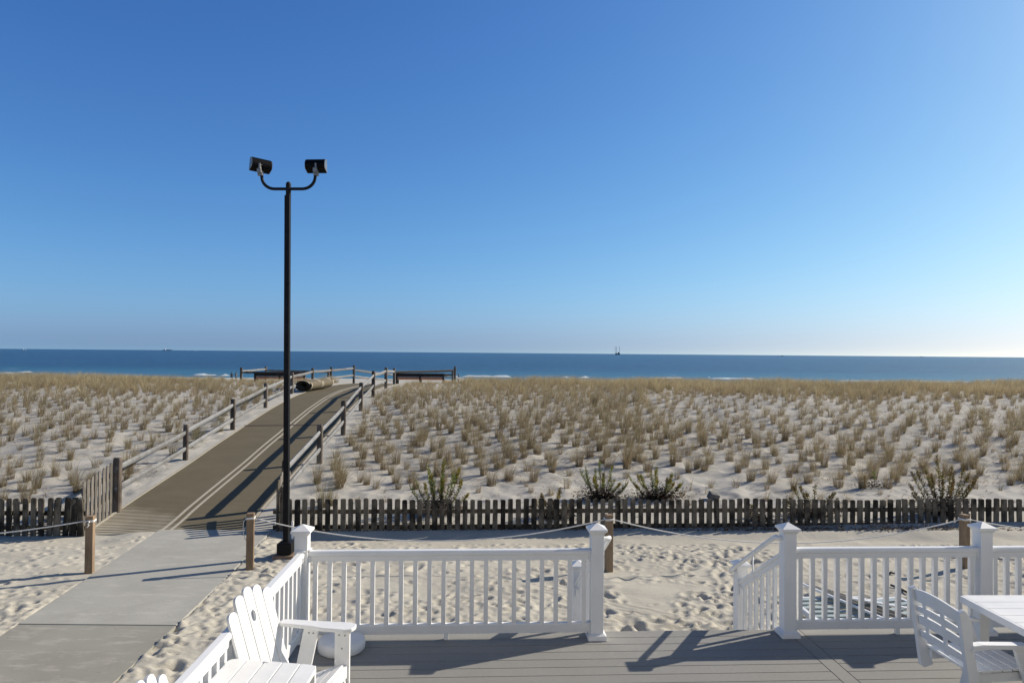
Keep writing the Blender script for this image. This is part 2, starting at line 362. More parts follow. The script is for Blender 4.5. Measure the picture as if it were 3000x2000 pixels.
for k in range(17000):
    x, y = rng.uniform(-12, 11), rng.uniform(4, 13.2)
    dens = float(vnoise(np.array([x]), np.array([y]), 1.8, 77, 1)[0]) + .5
    if 10.2 < y < 11.8 and x > -3.2: dens *= .45
    if rng.random() > dens * 1.5: continue
    s = rng.uniform(.5, 1.1) * (1.25 if rng.random() < .12 else 1); pit(x, y, .070 * s, .044 * s, rng.normal(.1, .7), rng.uniform(.008, .034) * s * 1.1)
for k in range(16):                       # walked trails: alternating left and right prints
    x, y = rng.uniform(-11, 9), rng.uniform(7.5, 13); a = rng.choice([0.1, -.2, .35, 3.0, 1.3, -1.2]) + rng.normal(0, .2)
    for q in range(14):
        a += rng.normal(0, .06); x += .62 * math.cos(a); y += .62 * math.sin(a); sd = .11 * (1 if q % 2 else -1)
        if 7.3 < y < 13.1: pit(x - sd * math.sin(a), y + sd * math.cos(a), .15, .065, a, .045)
for y0, x0, x1, sl_ in ((8.6, -1, 8, .02), (9.3, 0, 9, -.05), (10.3, .5, 6, -.62), (10.6, .4, 6, -.60), (9.0, 1, 5, .05)):      # wheel ruts and drag marks
    for x in np.arange(x0, x1, .1):
        pit(x, y0 + sl_ * (x - x0) + .05 * math.sin(x * 1.7), .12, .035, sl_, .010)
for k in range(1500):                      # scuffs on the dune
    x, y = rng.uniform(-20, 22), rng.uniform(14.3, 31)
    pit(x, y, rng.uniform(.1, .25), rng.uniform(.05, .1), rng.normal(0, .5), rng.uniform(.008, .03))
Z += D * (1 - onpath * (Y > 13.2)) * nearm + D * dune * (1 - onpath)
# the slab and the mats lie in shallow beds
sl_l = np.interp(Y, SLY, SLL); sl_r = np.interp(Y, SLY, SLR)
wob = .05 * vnoise(X, Y, .5, 91, 2)
inside = sstep(-.02, .07, X - sl_l - wob) * sstep(-.02, .07, sl_r - X - wob) * (1 - sstep(13.45, 13.62, Y + 2 * wob)) * (Y > -1)
Z = Z * (1 - inside) + inside * (-.06)
inmat = (1 - sstep(1.48, 1.58, np.abs(X - path_x(Y)))) * sstep(13.55, 13.75, Y) * (1 - sstep(41.2, 41.6, Y))
Z -= inmat * .05
# nothing of the sand may come up through the deck
me = bpy.data.meshes.new('sand'); ny, nx = X.shape
me.vertices.add(nx * ny); me.vertices.foreach_set('co', np.stack([X, Y, Z], -1).astype(np.float32).ravel())
idx = np.arange(nx * ny).reshape(ny, nx)
q = np.stack([idx[:-1, :-1], idx[:-1, 1:], idx[1:, 1:], idx[1:, :-1]], -1).reshape(-1, 4)
def fill_quads(me, q, smooth=True):
    me.loops.add(q.size); me.loops.foreach_set('vertex_index', q.ravel().astype(np.int32))
    me.polygons.add(len(q)); me.polygons.foreach_set('loop_start', np.arange(0, q.size, 4, dtype=np.int32))
    me.polygons.foreach_set('use_smooth', np.full(len(q), smooth)); me.update(calc_edges=True); me.validate()
fill_quads(me, q); me.materials.append(M['sand'])
so_ = bpy.data.objects.new('sand', me); COL.objects.link(so_); tag(so_, kind='structure')
def gz(x, y): return float(Hs(x, y))

# sea
b = MB()
ysea = [118, 160, 220, 300, 450, 700, 1200, 2500, 6000, 15000, 45000]; xs = [-60000, -6000, -600, 0, 600, 6000, 60000]
b.add([(x, y, -2.5) for y in ysea for x in xs], [(j * 7 + i, j * 7 + i + 1, (j + 1) * 7 + i + 1, (j + 1) * 7 + i) for j in range(10) for i in range(6)])
tag(b.build('sea', M['sea']), kind='structure')
# surf: low rolls of foam along the shore
b = MB()
def surf(px0, px1, py, Yd, hgt, seed):
    r_ = random.Random(seed); a = at(px0, py, Y=Yd); c = at(px1, py, Y=Yd); n = max(6, int((c.x - a.x) / 1.2)); vs = []
    for i in range(n + 1):
        x = a.x + (c.x - a.x) * i / n; e = math.sin(math.pi * min(1, max(0, i / n))) ** .4
        gate = math.sin(i * .37 + seed) + .8 * math.sin(i * .11 + seed * 2) + r_.uniform(-.5, .5); h = (hgt * e * r_.uniform(.35, 1.1) + .01) if gate > -.15 else -.2; yy = Yd + r_.uniform(-.8, .8)
        vs += [(x, yy - 1.6 * e, -2.52), (x, yy - .7 * e, -2.5 + h * .7), (x, yy, -2.5 + h), (x, yy + .8 * e, -2.52)]
    b.add(vs, [(i * 4 + k, (i + 1) * 4 + k, (i + 1) * 4 + k + 1, i * 4 + k + 1) for i in range(n) for k in range(3)])
for a_ in ((560, 640, 1101, 168, .45, 1), (635, 712, 1098, 166, .55, 2), (690, 705, 1100, 160, .5, 3), (1290, 1640, 1104, 172, .45, 4), (1600, 1960, 1106, 173, .42, 5),
           (1130, 1300, 1103, 172, .45, 6), (1890, 2290, 1108, 173, .4, 7), (2070, 2090, 1100, 182, .55, 8), (2880, 3010, 1116, 166, .5, 9),
           (2890, 2900, 1114, 170, .8, 10), (2925, 2936, 1115, 170, .7, 11), (2972, 2982, 1115, 170, .7, 12), (55, 98, 1090, 178, .4, 13), (0, 60, 1092, 172, .25, 14), (2300, 2880, 1112, 166, .2, 15)):
    surf(*a_)
tag(b.build('surf', M['foam'], smooth=True), 'white foam of waves breaking along the shoreline beyond the dune', 'surf', kind='stuff')

# ------------------------------------------------------------------ concrete path
def slab(y0, y1, m, z):
    b = MB(); ys = [y0] + [y for y in SLY if y0 < y < y1] + [y1]; n = len(ys); vs = []
    for y in ys:
        l, r = float(np.interp(y, SLY, SLL)), float(np.interp(y, SLY, SLR))
        vs += [(l, y, z), (r, y, z), (l, y, z - .14), (r, y, z - .14)]
    fs = []
    for i in range(n - 1):
        o = i * 4; fs += [(o, o + 1, o + 5, o + 4), (o + 2, o + 6, o + 7, o + 3), (o, o + 4, o + 6, o + 2), (o + 1, o + 3, o + 7, o + 5)]
    fs += [(0, 2, 3, 1), (n * 4 - 4, n * 4 - 3, n * 4 - 1, n * 4 - 2)]
    b.add(vs, fs); return tag(b.build('concrete_path', m, bevel=.006), kind='structure')
slab(8.98, 13.72, M['concrete'], .020)
slab(-1.0, 8.965, M['concrete_brown'], .015)

# ------------------------------------------------------------------ access mats up the dune
def mat_strip(name, u0, u1, y0, y1, mat, dz, thick=.02, parent=None, step=.25):
    b = MB(); n = max(2, int((y1 - y0) / step)); vs = []; uvs = []
    for i in range(n + 1):
        y = y0 + (y1 - y0) * i / n
        t = (float(path_x(y + .2)) - float(path_x(y - .2))) / .4; L = math.hypot(1, t)
        for u in (u0, u0 * .5 + u1 * .5, u1):
            x_, y_ = float(path_x(y)) + u / L, y - u * t / L
            z_ = gz(x_, y_) + dz - .006 * (1 if abs(u) > 1.3 else 0)
            vs.append((x_, y_, z_)); uvs.append((u + 1.55, y - 13.6))
        for u in (u0, u1):
            x_, y_ = float(path_x(y)) + u / L, y - u * t / L; vs.append((x_, y_, gz(x_, y_) + dz - thick)); uvs.append((u + 1.55, y - 13.6))
    fs = []
    for i in range(n):
        o = i * 5; fs += [(o, o + 1, o + 6, o + 5), (o + 1, o + 2, o + 7, o + 6), (o, o + 5, o + 8, o + 3), (o + 2, o + 4, o + 9, o + 7)]
    fs += [(0, 3, 4, 2, 1), (n * 5, n * 5 + 1, n * 5 + 2, n * 5 + 4, n * 5 + 3)]
    b.add(vs, fs); o = b.build(name, mat, parent); uvl = o.data.uv_layers.new(name='UVMap')
    for l in o.data.loops: uvl.data[l.index].uv = uvs[l.vertex_index]
    return o
for (y0, y1, lab) in ((13.62, 23.35, 'brown ribbed beach access mat rising from the concrete path, sand in its ribs'),
                      (23.43, 41.4, 'brown beach access mat on the upper ramp, beyond the dark seam')):
    t_ = thing('access_mat', (0, 0, 0), 0, lab, 'mat', 'beach access mats laid end to end up the dune')
    mat_strip('runner', -1.55, 1.55, y0, y1, M['mat'], .012, parent=t_)
    for u in (-.085, .085): mat_strip('stripe', u - .032, u + .032, y0 + .02, y1 - .02, M['stripe'], .0165, .003, t_)
    for u in (-1.53, 1.53): mat_strip('edge_strip', u - .028, u + .028, y0, y1, M['stripe'], .024, .02, t_)
o = mat_strip('seam_strip', -1.55, 1.55, 23.31, 23.47, M['seam'], .022, .012, step=.05)
tag(o, 'dark bristly joint strip across the ramp between the two mats', 'joint strip')

# rolled-up mat beside the left rail
def rolled():
    A = Vector((-9.98, 32.7, 0)); B = Vector((-9.62, 35.3, 0)); ax = (B - A).normalized(); side = Vector((ax.y, -ax.x, 0))
    t_ = thing('rolled_mat', A, 0, 'rolled up brown mat with pale stripes lying at the top of the ramp', 'mat')
    rx, rz_, turns = .46, .29, 2.6; L = (B - A).length
    def pt(th, l, inner=0):
        k = 1 - .27 * (th / (2 * math.pi)) / turns * 2.3
        k = max(k, .1) - inner
        p = A + ax * l + side * (rx * k * math.cos(-th + .5)); z = gz(p.x, p.y)
        return Vector((p.x - A.x, p.y - A.y, (gz(A.x, A.y) * (1 - l / L) + gz(B.x, B.y) * l / L) + .02 + rz_ + rz_ * k * math.sin(-th + .5)))
    def sheet(l0, l1, off, mat, name, th0=0, th1=turns * 2 * math.pi, n=90):
        b = MB(); vs = []
        for i in range(n + 1):
            th = th0 + (th1 - th0) * i / n
            for l in (l0, l1): vs += [pt(th, l, off), pt(th, l, off + (.03 if off >= 0 else .006))]
        fs = []
        for i in range(n):
            o = i * 4; fs += [(o, o + 4, o + 6, o + 2), (o + 1, o + 3, o + 7, o + 5), (o, o + 1, o + 5, o + 4), (o + 2, o + 6, o + 7, o + 3)]
        fs += [(0, 2, 3, 1), (n * 4, n * 4 + 1, n * 4 + 3, n * 4 + 2)]
        b.add(vs, fs); return b.build(name, mat, t_, smooth=False)
    sheet(0, L, 0, M['mat_roll'], 'roll')
    for l0, l1 in ((0.0, .07), (L * .5 - .09, L * .5 - .03), (L * .5 + .03, L * .5 + .09), (L - .07, L)):
        sheet(l0 - .002, l1 + .002, -.008, M['stripe'], 'stripe', 0, 2 * math.pi, 50)
    t_.location = (A.x, A.y, 0)
rolled()

# ------------------------------------------------------------------ picket fences
def picket_mesh(wd, h, th, seed, m):
    r_ = random.Random(seed); b = MB(); c = wd * .28; poly = [(-wd / 2, -.15), (wd / 2, -.15), (wd / 2, h - c), (wd / 2 - c * .5, h - c * .25), (wd / 2 - c, h), (-wd / 2 + c, h), (-wd / 2 + c * .5, h - c * .25), (-wd / 2, h - c)]
    poly = [(u + r_.uniform(-.003, .003), v + r_.uniform(-.005, .005)) for u, v in poly]
    b.prism(poly, -th / 2, th / 2, lambda u, v, w_: (u, w_, v)); return b.mesh('picket', m)
PK = [picket_mesh(.100 + .004 * (k % 3), 1.0, .030, k, M['picket']) for k in range(6)]
PKL = [picket_mesh(.085, 1.0, .019, 20 + k, M['picket_light']) for k in range(4)]
def add_picket(par, x, y, z0, z1, yaw, k, light=False, lean=0, tilt=0):
    o = bpy.data.objects.new('picket', (PKL if light else PK)[k % (4 if light else 6)]); COL.objects.link(o); o.parent = par
    o.location = (x, y, z0 - .0); o.scale = (random.uniform(.93, 1.06), 1, (z1 - z0)); o.rotation_euler = (tilt, lean, yaw); return o
def fence_rail(par, a, b_, wd=.04, h=.085, m='picket'):
    b = MB().bar(a, b_, wd, h); return b.build('rail', M[m], par, bevel=.004)
# right-hand fence: a long run beside the beach, and a short return beside the ramp
FR = lambda px, py: at(px, py, Y=13.8 * (1 - 2.3e-5 * (-500)) / (1 - 2.3e-5 * (px - 1500)))
pf = thing('picket_fence', (-4.7, 13.7, 0), 0, 'long low weathered picket fence right of the ramp, dark and half buried in sand', 'fence', 'weathered picket fences at the foot of the dune')
tops = []
px = 872.0; k = 0
while px < 3140 and k < 99:
    p = FR(px, 1461.5); dp = random.uniform(-1.2, 1.2)
    tops.append((p.x, p.y)); z1 = p.z + dp * .009 + .012 * math.sin(k * .23)
    add_picket(pf, p.x + 4.7, p.y - 13.7, gz(p.x, p.y) - .03, z1, .024, random.randrange(6), lean=random.gauss(0, .012), tilt=random.gauss(0, .015))
    px += 22.35 + random.uniform(-.9, .9); k += 1
(x0, y0), (x1, y1) = tops[0], tops[-1]
for z_ in (.37, .06): fence_rail(pf, (x0 - .5 + 4.7, y0 + .035 - 13.7, z_), (x1 + .2 + 4.7, y1 + .035 - 13.7, z_ + .03))
for k in range(7):                                   # return beside the ramp
    y = 13.72 + k * .165; x = -4.66 - .03 * k
    add_picket(pf, x + 4.7, y - 13.7, gz(x, y) - .05, (.96 if k else 1.02) + .045 * k, R(88), k, light=k > 0)
for z_ in (.35, .75): fence_rail(pf, (-4.62 + 4.7, 0, z_ - .02), (-4.80 + 4.7, 1.15, z_ + .22), m='picket_light')
p = FR(848, 1461); add_picket(pf, p.x + 4.7, p.y - 13.7, -.03, p.z, .02, 3)
p = FR(828, 1440); add_picket(pf, p.x + 4.7, p.y - 13.7, -.03, p.z + .1, .02, 4)
# left-hand fence
pl = thing('picket_fence', (-8.44, 13.5, 0), 0, 'low weathered picket fence left of the ramp that turns up beside it', 'fence', 'weathered picket fences at the foot of the dune')
for k in range(13):
    px = 240 - k * 23.5; p = at(px, 1457 + .2 * k, Y=13.48)
    add_picket(pl, p.x + 8.44, p.y - 13.5, -.06, p.z + random.uniform(-.01, .01), 0, random.randrange(6), lean=random.gauss(0, .02), tilt=random.gauss(0, .03))
    if k in (0, 1, 3): add_picket(pl, p.x + 8.44 - .05, p.y - 13.5 + .03, -.06, p.z - .03, .05, 2, lean=.03)
fence_rail(pl, (-2.6, .035, .36), (.05, .035, .37)); fence_rail(pl, (-2.6, .035, .08), (.05, .035, .08))
for k in range(8):
    y = 13.55 + k * .15; x = -8.44 - .012 * k
    add_picket(pl, x + 8.44, y - 13.5, gz(x, y) - .06, .98 + .03 * k, R(90), k, light=True, lean=random.gauss(0, .012))
for z_ in (.42, .85): fence_rail(pl, (-.035, 0.05, z_ - .1), (-.13, 1.25, z_ + .08), m='picket_light')

# ------------------------------------------------------------------ split-rail fences along the ramp
def post_mesh(h, wd=.145, dp=.11, seed=0):
    r_ = random.Random(seed); b = MB(); zz = [-.25, h * .3, h * .7, h - .05, h]; ch = .02; vs = []
    for i, z in enumerate(zz):
        k = .8 if i == len(zz) - 1 else 1; jx, jy = r_.uniform(-.004, .004), r_.uniform(-.004, .004)
        for (u, v) in ((-wd / 2 + ch, -dp / 2), (wd / 2 - ch, -dp / 2), (wd / 2, -dp / 2 + ch), (wd / 2, dp / 2 - ch), (wd / 2 - ch, dp / 2), (-wd / 2 + ch, dp / 2), (-wd / 2, dp / 2 - ch), (-wd / 2, -dp / 2 + ch)):
            vs.append((u * k + jx, v * k + jy, z))
    fs = [(i * 8 + k, i * 8 + (k + 1) % 8, (i + 1) * 8 + (k + 1) % 8, (i + 1) * 8 + k) for i in range(len(zz) - 1) for k in range(8)] + [tuple(range(8))[::-1], tuple(len(zz) * 8 - 8 + k for k in range(8))]
    return b.add(vs, fs)
def split_rail(par, a, b_, seed, org, r0=.068, mat='rail'):
    r_ = random.Random(seed); a, b_ = Vector(a), Vector(b_); t = (b_ - a).normalized(); a = a - t * .07; b_ = b_ + t * .07
    x = t.cross(Vector((0, 0, 1))).normalized(); u = x.cross(t); n = 12; vs = []
    ph = r_.uniform(0, 6); off = [(math.cos(k * math.pi / 3 + .2) * (.75 if k % 3 else .95), math.sin(k * math.pi / 3 + .2)) for k in range(6)]
    for i in range(n + 1):
        f = i / n; e = min(f, 1 - f) * (b_ - a).length; s = .62 + .38 * min(1, e / .28)
        p = a + (b_ - a) * f + Vector((0, 0, -.012 * math.sin(math.pi * f))) + u * (.01 * math.sin(ph + f * 5)) + x * (.012 * math.sin(ph * 2 + f * 4))
        for (c, d) in off: vs.append(p + x * c * r0 * .72 * s * r_.uniform(.95, 1.05) + u * d * r0 * 1.05 * s * r_.uniform(.95, 1.05) - Vector(org))
    fs = [(i * 6 + k, i * 6 + (k + 1) % 6, (i + 1) * 6 + (k + 1) % 6, (i + 1) * 6 + k) for i in range(n) for k in range(6)] + [tuple(range(6))[::-1], tuple(n * 6 + k for k in range(6))]
    return MB().add(vs, fs).build('rail', M[mat], par)
def post_at(par, px, ytop, Yd, yaw, seed, org, wd=.145, mat='post'):
    p = at(px, ytop, Y=Yd); g = gz(p.x, p.y); o = post_mesh(p.z - g, wd, wd * .78, seed).build('post', M[mat], par)
    o.location = (p.x - org[0], p.y - org[1], g); o.rotation_euler = (0, 0, yaw); return Vector((p.x, p.y, p.z))
def rails(par, P, Q, seed, org, hi=.19, lo=.68, only=None):
    for i, d in enumerate((hi, lo)):
        if only is None or i in only: split_rail(par, P - Vector((0, 0, d)), Q - Vector((0, 0, d)), seed + 50 * i, org)
o1 = (-8.6, 14.8, 0)
lf = thing('split_rail_fence', o1, 0, 'silvered split rail fence climbing along the left side of the ramp', 'fence', 'split rail fences at the dune ramp')
L = [post_at(lf, px, yt, Yd, .05, i, o1, wd, ) for i, (px, yt, Yd, wd) in enumerate(((345, 1340, 14.8, .16), (545, 1243, 18.9, .13), (683, 1168, 22.6, .14), (779, 1121, 26.9, .14), (856, 1091, 31.8, .14), (916, 1077.5, 37.2, .14), (970, 1075, 42.3, .14), (1037, 1070, 44.8, .145)))]
for i in range(7): rails(lf, L[i], L[i + 1], i * 3 + 1, o1, hi=.20 if i else .22, lo=.66)
o2 = (-4.95, 15.0, 0)
rf = thing('split_rail_fence', o2, 0, 'split rail fence along the right side of the ramp, behind the lamp post', 'fence', 'split rail fences at the dune ramp')
Rr = [post_at(rf, px, yt, Yd, .03, 30 + i, o2, .15) for i, (px, yt, Yd) in enumerate(((838, 1345, 15.1), (938, 1243, 18.7), (1007, 1173, 22.0), (1058, 1120, 26.4), (1094, 1086, 30.6), (1131, 1076, 35.5), (1155, 1078, 40.5)))]
for i in range(6): rails(rf, Rr[i], Rr[i + 1], 100 + i * 3, o2, hi=.20, lo=.66, only=None if i < 5 else (0,))
# lookout fence at the crest
o3 = (-11, 46, 0)
cf = thing('split_rail_fence', o3, 0, 'split rail fence around the lookout left of the ramp top, behind the left bench', 'fence', 'split rail fences at the dune ramp')
C = [post_at(cf, px, yt, Yd, 0, 60 + i, o3, .15) for i, (px, yt, Yd) in enumerate(((707, 1076, 45.0), (779, 1073, 52.0), (962, 1081, 46.5)))]
split_rail(cf, C[0] - Vector((0, 0, .24)), C[1] - Vector((0, 0, .22)), 5, o3); split_rail(cf, C[1] - Vector((0, 0, .3)), C[2] - Vector((0, 0, .2)), 6, o3, mat='post')
e1 = at(905, 1091, Y=43.8); split_rail(cf, C[0] - Vector((0, 0, .33)), e1, 7, o3, mat='post')
o4 = (-7, 46, 0)
cr = thing('split_rail_fence', o4, 0, 'split rail fence around the lookout right of the ramp top, behind the right bench', 'fence', 'split rail fences at the dune ramp')
C2 = [post_at(cr, px, yt, Yd, 0, 70 + i, o4, wd) for i, (px, yt, Yd, wd) in enumerate(((1333, 1073.5, 46.0, .15), (1326, 1083, 52.0, .15), (1343, 1095, 66.0, .12)))]
top0 = at(1153, 1090.5, Y=41); split_rail(cr, top0, C2[0] - Vector((0, 0, .26)), 8, o4, mat='bench')
split_rail(cr, at(1041, 1084, Y=45), at(1152, 1098, Y=49), 9, o4); split_rail(cr, at(1041, 1102.5, Y=45), at(1152, 1114, Y=49), 10, o4)
split_rail(cr, at(1152, 1098, Y=49), at(1325, 1098, Y=52), 11, o4, mat='bench'); split_rail(cr, at(1300, 1101, Y=51.6), at(1326, 1105, Y=52), 12, o4); split_rail(cr, at(1327, 1105, Y=52), at(1385, 1113.5, Y=66), 13, o4)

# benches at the lookout, seen from behind
def bench(px0, px1, pytop, Yd, lab):
    a = at(px0, pytop, Y=Yd); c = at(px1, pytop + (px1 - px0) * .008, Y=Yd); n = (c - a); n.z = 0; Ln = n.length; ang = math.atan2(n.y, n.x)
    base = a.z - .83; t_ = thing('park_bench', ((a.x + c.x) / 2, (a.y + c.y) / 2, base), ang, lab, 'bench', 'dark wooden benches at the lookout')
    h = Ln / 2
    MB().box((0, 0, .815), (Ln, .10, .035)).build('top_board', M['bench'], t_, bevel=.004)
    MB().box((0, .03, .705), (Ln - .1, .03, .19)).build('backrest', M['bench'], t_, bevel=.004)
    MB().box((0, .0, .535), (Ln - .1, .03, .125)).build('lower_board', M['bench_seat'], t_, bevel=.004)
    MB().box((0, .33, .43), (Ln, .46, .04)).build('seat', M['bench_seat'], t_, bevel=.004)
    for x in (-h + .12, 0, h - .12):
        MB().box((x, 0, .36), (.11, .09, .88)).box((x, .5, .19), (.11, .09, .46)).box((x, .25, .36), (.08, .42, .09)).build('leg', M['bench'], t_, bevel=.004)
bench(742, 897, 1091, 44.0, 'long dark wooden bench left of the ramp top, behind the grass')
bench(1157, 1304, 1093, 44.5, 'long dark wooden bench right of the ramp top, grass in front of it')

# ------------------------------------------------------------------ rope posts and ropes
def rope_post(px, pyb, pyt, lab, tiltx=0):
    p = at(px, pyb, z=.0); q_ = at(px, pyt, Y=p.y); h = q_.z
    t_ = thing('rope_post', (p.x, p.y, 0), R(14) + tiltx, lab, 'post', 'timber posts carrying the white rope')
    MB().box((0, 0, h / 2 - .1), (.115, .115, h + .2)).build('post_shaft', M['lumber'], t_, bevel=.006)
    b = MB()
    for zz in (h - .085, h - .07): b.tube([(.066 * math.cos(a), .066 * math.sin(a), zz + .004 * math.sin(a * 2)) if False else (max(-.064, min(.064, .09 * math.cos(a))), max(-.064, min(.064, .09 * math.sin(a))), zz) for a in [i * math.pi / 12 for i in range(25)]], .009, 6)
    b.build('rope_loop', M['rope'], t_, smooth=True)
    return Vector((p.x, p.y, h - .08))
A1 = rope_post(262, 1675, 1510, 'short timber rope post left of the concrete path')
A2 = rope_post(732, 1668, 1502, 'short timber rope post at the right edge of the concrete path')
A3 = rope_post(1783, 1670, 1506, 'short timber rope post behind the railing gap at the stairs')
A4 = rope_post(2826, 1666, 1506, 'short timber rope post behind the white railing at the right')
def rope(a, b_, sag, lab, skip=None):
    n = 40; pts = []
    for i in range(n + 1):
        f = i / n; p = a.lerp(b_, f); p.z -= sag * 4 * f * (1 - f); pts.append(p)
    bb = MB().tube(pts, .0098, 6); tag(bb.build('rope', M['rope'], smooth=True), lab, 'rope', 'white ropes strung between timber posts')
A0 = Vector((-13.0, 10.8, .70)); A5 = Vector((13.8, 11.9, .84))
off = lambda v, dx: v + Vector((dx, -.01, 0))
rope(A0, off(A1, -.06), .24, 'white rope running out of the picture from the leftmost timber post')
rope(off(A2, .06), off(A3, -.06), .37, 'white rope sagging between the path post and the post behind the railing gap')
rope(off(A3, .06), off(A4, -.06), .40, 'white rope sagging past the stair railing between the two right posts')
rope(off(A4, .06), A5, .30, 'white rope running out of the picture from the rightmost timber post')
# frayed rope end hanging at the path post
b = MB(); p = A2; b.tube([p + Vector((-.06, -.02, .0)), p + Vector((-.10, -.03, -.05)), p + Vector((-.11, -.03, -.2)), p + Vector((-.085, -.02, -.33)), p + Vector((-.06, -.02, -.36))], .006, 6)
tag(b.build('rope_end', M['rope'], smooth=True), 'loose rope end hanging from the post at the path edge', 'rope')
b = MB(); p = A1; b.tube([p + Vector((.03, -.07, .01)), p + Vector((.02, -.09, -.03)), p + Vector((-.01, -.08, .0)), p + Vector((.02, -.075, -.05)), p + Vector((.0, -.085, -.09))], .011, 6)
tag(b.build('rope_knot', M['rope'], smooth=True), 'white rope knot on the face of the leftmost timber post', 'rope')

# ------------------------------------------------------------------ lamp post
lp = at(838.5, 1622, z=0.07); lx, ly = lp.x, lp.y
t_ = thing('lamp_post', (lx, ly, 0), 0, 'tall black lamp post with two floodlights on a curved crossarm', 'lamp post'); t_.rotation_euler = (0, -.0095, 0)
MB().box((0, 0, .01), (.36, .34, .14)).build('footing', M['brick'], t_, bevel=.01)
MB().box((0, 0, .185), (.25, .25, .18)).frustum((0, 0), .275, .30, .25, .13).build('base_box', M['black'], t_, bevel=.006)
topz = at(841, 573, Y=ly).z
MB().box((0, 0, (topz + .27) / 2), (.090, .090, topz - .27)).build('pole', M['black'], t_, bevel=.006)
MB().lathe([(.045, topz), (.045, topz + .20), (.038, topz + .225), (.02, topz + .24), (.004, topz + .245)], 16, (.012, 0, 0)).build('finial', M['black'], t_, smooth=False)
az = at(842, 553.5, Y=ly).z; ex, ez = .47, at(765, 512, Y=ly).z
pts = []
for s in (-1,):
    arc = [(-ex, ez), (-ex, ez - .03)] + [(-ex + .225 * (1 - math.cos(a)), az + .215 * (1 - math.sin(a))) for a in [i * math.pi / 2 / 8 for i in range(9)]]
pts = [(x + .012, 0, z) for x, z in arc] + [(.0, 0, az)] + [(-x + .012, 0, z) for x, z in arc[::-1]]
MB().tube(pts, .027, 12).build('crossarm', M['black'], t_, smooth=True)
def flood(x, yaw, tilt, zc):
    o = bpy.data.objects.new('floodlight', None)
    mt = Matrix.Translation((x, 0, zc)) @ Matrix.Rotation(yaw, 4, 'Z') @ Matrix.Rotation(tilt, 4, 'Y') @ Matrix.Rotation(R(-12), 4, 'X')
    prof = [(.10, -.13), (.10, .10)] + [(.10 - .19 * math.sin(a) , .10 - .23 * (1 - math.cos(a)) * .5 ) for a in [i * math.pi / 10 for i in range(1, 10)]]
    prof = [(.085, -.110)] + [(.075 * math.cos(a) * (1.25 if a > 1.57 else 1) - .005, .105 * math.sin(a)) for a in [R(70 + i * 12) for i in range(15)]]
    hb = MB().prism(prof, -.168, .168, lambda u, v, w_: mt @ Vector((w_, u, v))).build('floodlight', M['housing'], t_, bevel=.004)
    for s in (-1, 1):
        MB().prism([(u * .96, v * .96) for u, v in prof], s * .170, s * .178, lambda u, v, w_: mt @ Vector((w_, u, v))).build('end_plate', M['cap'], hb)
    MB().prism([(.086, -.10), (.090, -.10), (.028, .092), (.024, .092)], -.15, .15, lambda u, v, w_: mt @ Vector((w_, u, v))).build('lens', M['glass'], hb)
    b = MB().box((x, -.0, ez + .03), (.085, .07, .09)).box((x, -.06, ez + .10), (.075, .05, .15)).box((x + .02, -.10, ez + .13), (.03, .04, .10))
    b.tube([(x - .05, -.085, ez + .15), (x + .05, -.085, ez + .15)], .012, 8); b.build('mounting_knuckle', M['steel'], hb, bevel=.004)
flood(-ex - .01, R(38), R(3), ez + .18)
flood(ex + .03, R(-2), R(0), ez + .167)

# ------------------------------------------------------------------ deck
TH = math.atan(.049); E1 = Vector((math.cos(TH), math.sin(TH), 0)); E2 = Vector((-math.sin(TH), math.cos(TH), 0)); O = Vector((0, 6.877, DZ))
def Dp(a, b_, z=0): return O + E1 * a + E2 * b_ + Vector((0, 0, z))
P = {0: -2.055, 1: .872, 2: 2.842, 3: 4.905, 4: 6.97}
b = MB(); bw = .158; RZ = Matrix.Rotation(TH, 3, 'Z'); n = 0
bb = .155
while bb > -8.6:
    hb = bb - bw / 2
    for a0, a1 in ((-2.13, 2.876), (3.026, 8.2)):
        b.box(Dp((a0 + a1) / 2, hb, -.014), (a1 - a0 - .004, bw - .006, .028), RZ)
    bb -= bw
b.box(Dp(2.951, (.155 - 8.6) / 2, -.014), (.142, 8.75, .028), RZ)
o = b.build('deck', M['deck'], bevel=.003); tag(o, kind='structure')
# the deck's boards run with the rail; its grain follows
b = MB().box(Dp(3.0, .135, -.14), (10.4, .03, .20), RZ).box(Dp(-2.10, -4.2, -.14), (.03, 8.6, .20), RZ).box(Dp(3.0, -4.2, -.06), (10.2, 8.5, .05), RZ)
tag(b.build('deck_frame', simple('white_fascia', (.7, .7, .69)), bevel=.004), kind='structure')

def railing(org, name, lab):
    return thing(name, org, TH, lab, 'railing', 'white railings of the deck')
def post_parts(par, a, b_, h=1.12, z0=0, base=True, wd=.127, depth=0):
    MB().box((a, b_, (z0 + h - .07 - depth) / 2), (wd, wd, h - .07 - z0 + depth)).build('post', M['vinyl'], par, bevel=.004)
    c = MB().frustum((a, b_), h - .075, h - .045, wd + .006, wd + .045); c.frustum((a, b_), h - .0449, h - .022, wd + .062, wd + .062); c.frustum((a, b_), h - .0219, h + .028, wd + .056, .004)
    c.build('post_cap', M['vinyl'], par, bevel=.002)
    if base: MB().frustum((a, b_), z0 + .001, z0 + .05, wd + .062, wd + .055).frustum((a, b_), z0 + .0501, z0 + .066, wd + .045, wd + .004).build('base_trim', M['vinyl'], par, bevel=.003)
BAL = MB().box((0, 0, 0), (.042, .042, .70)).mesh('baluster', M['vinyl'])
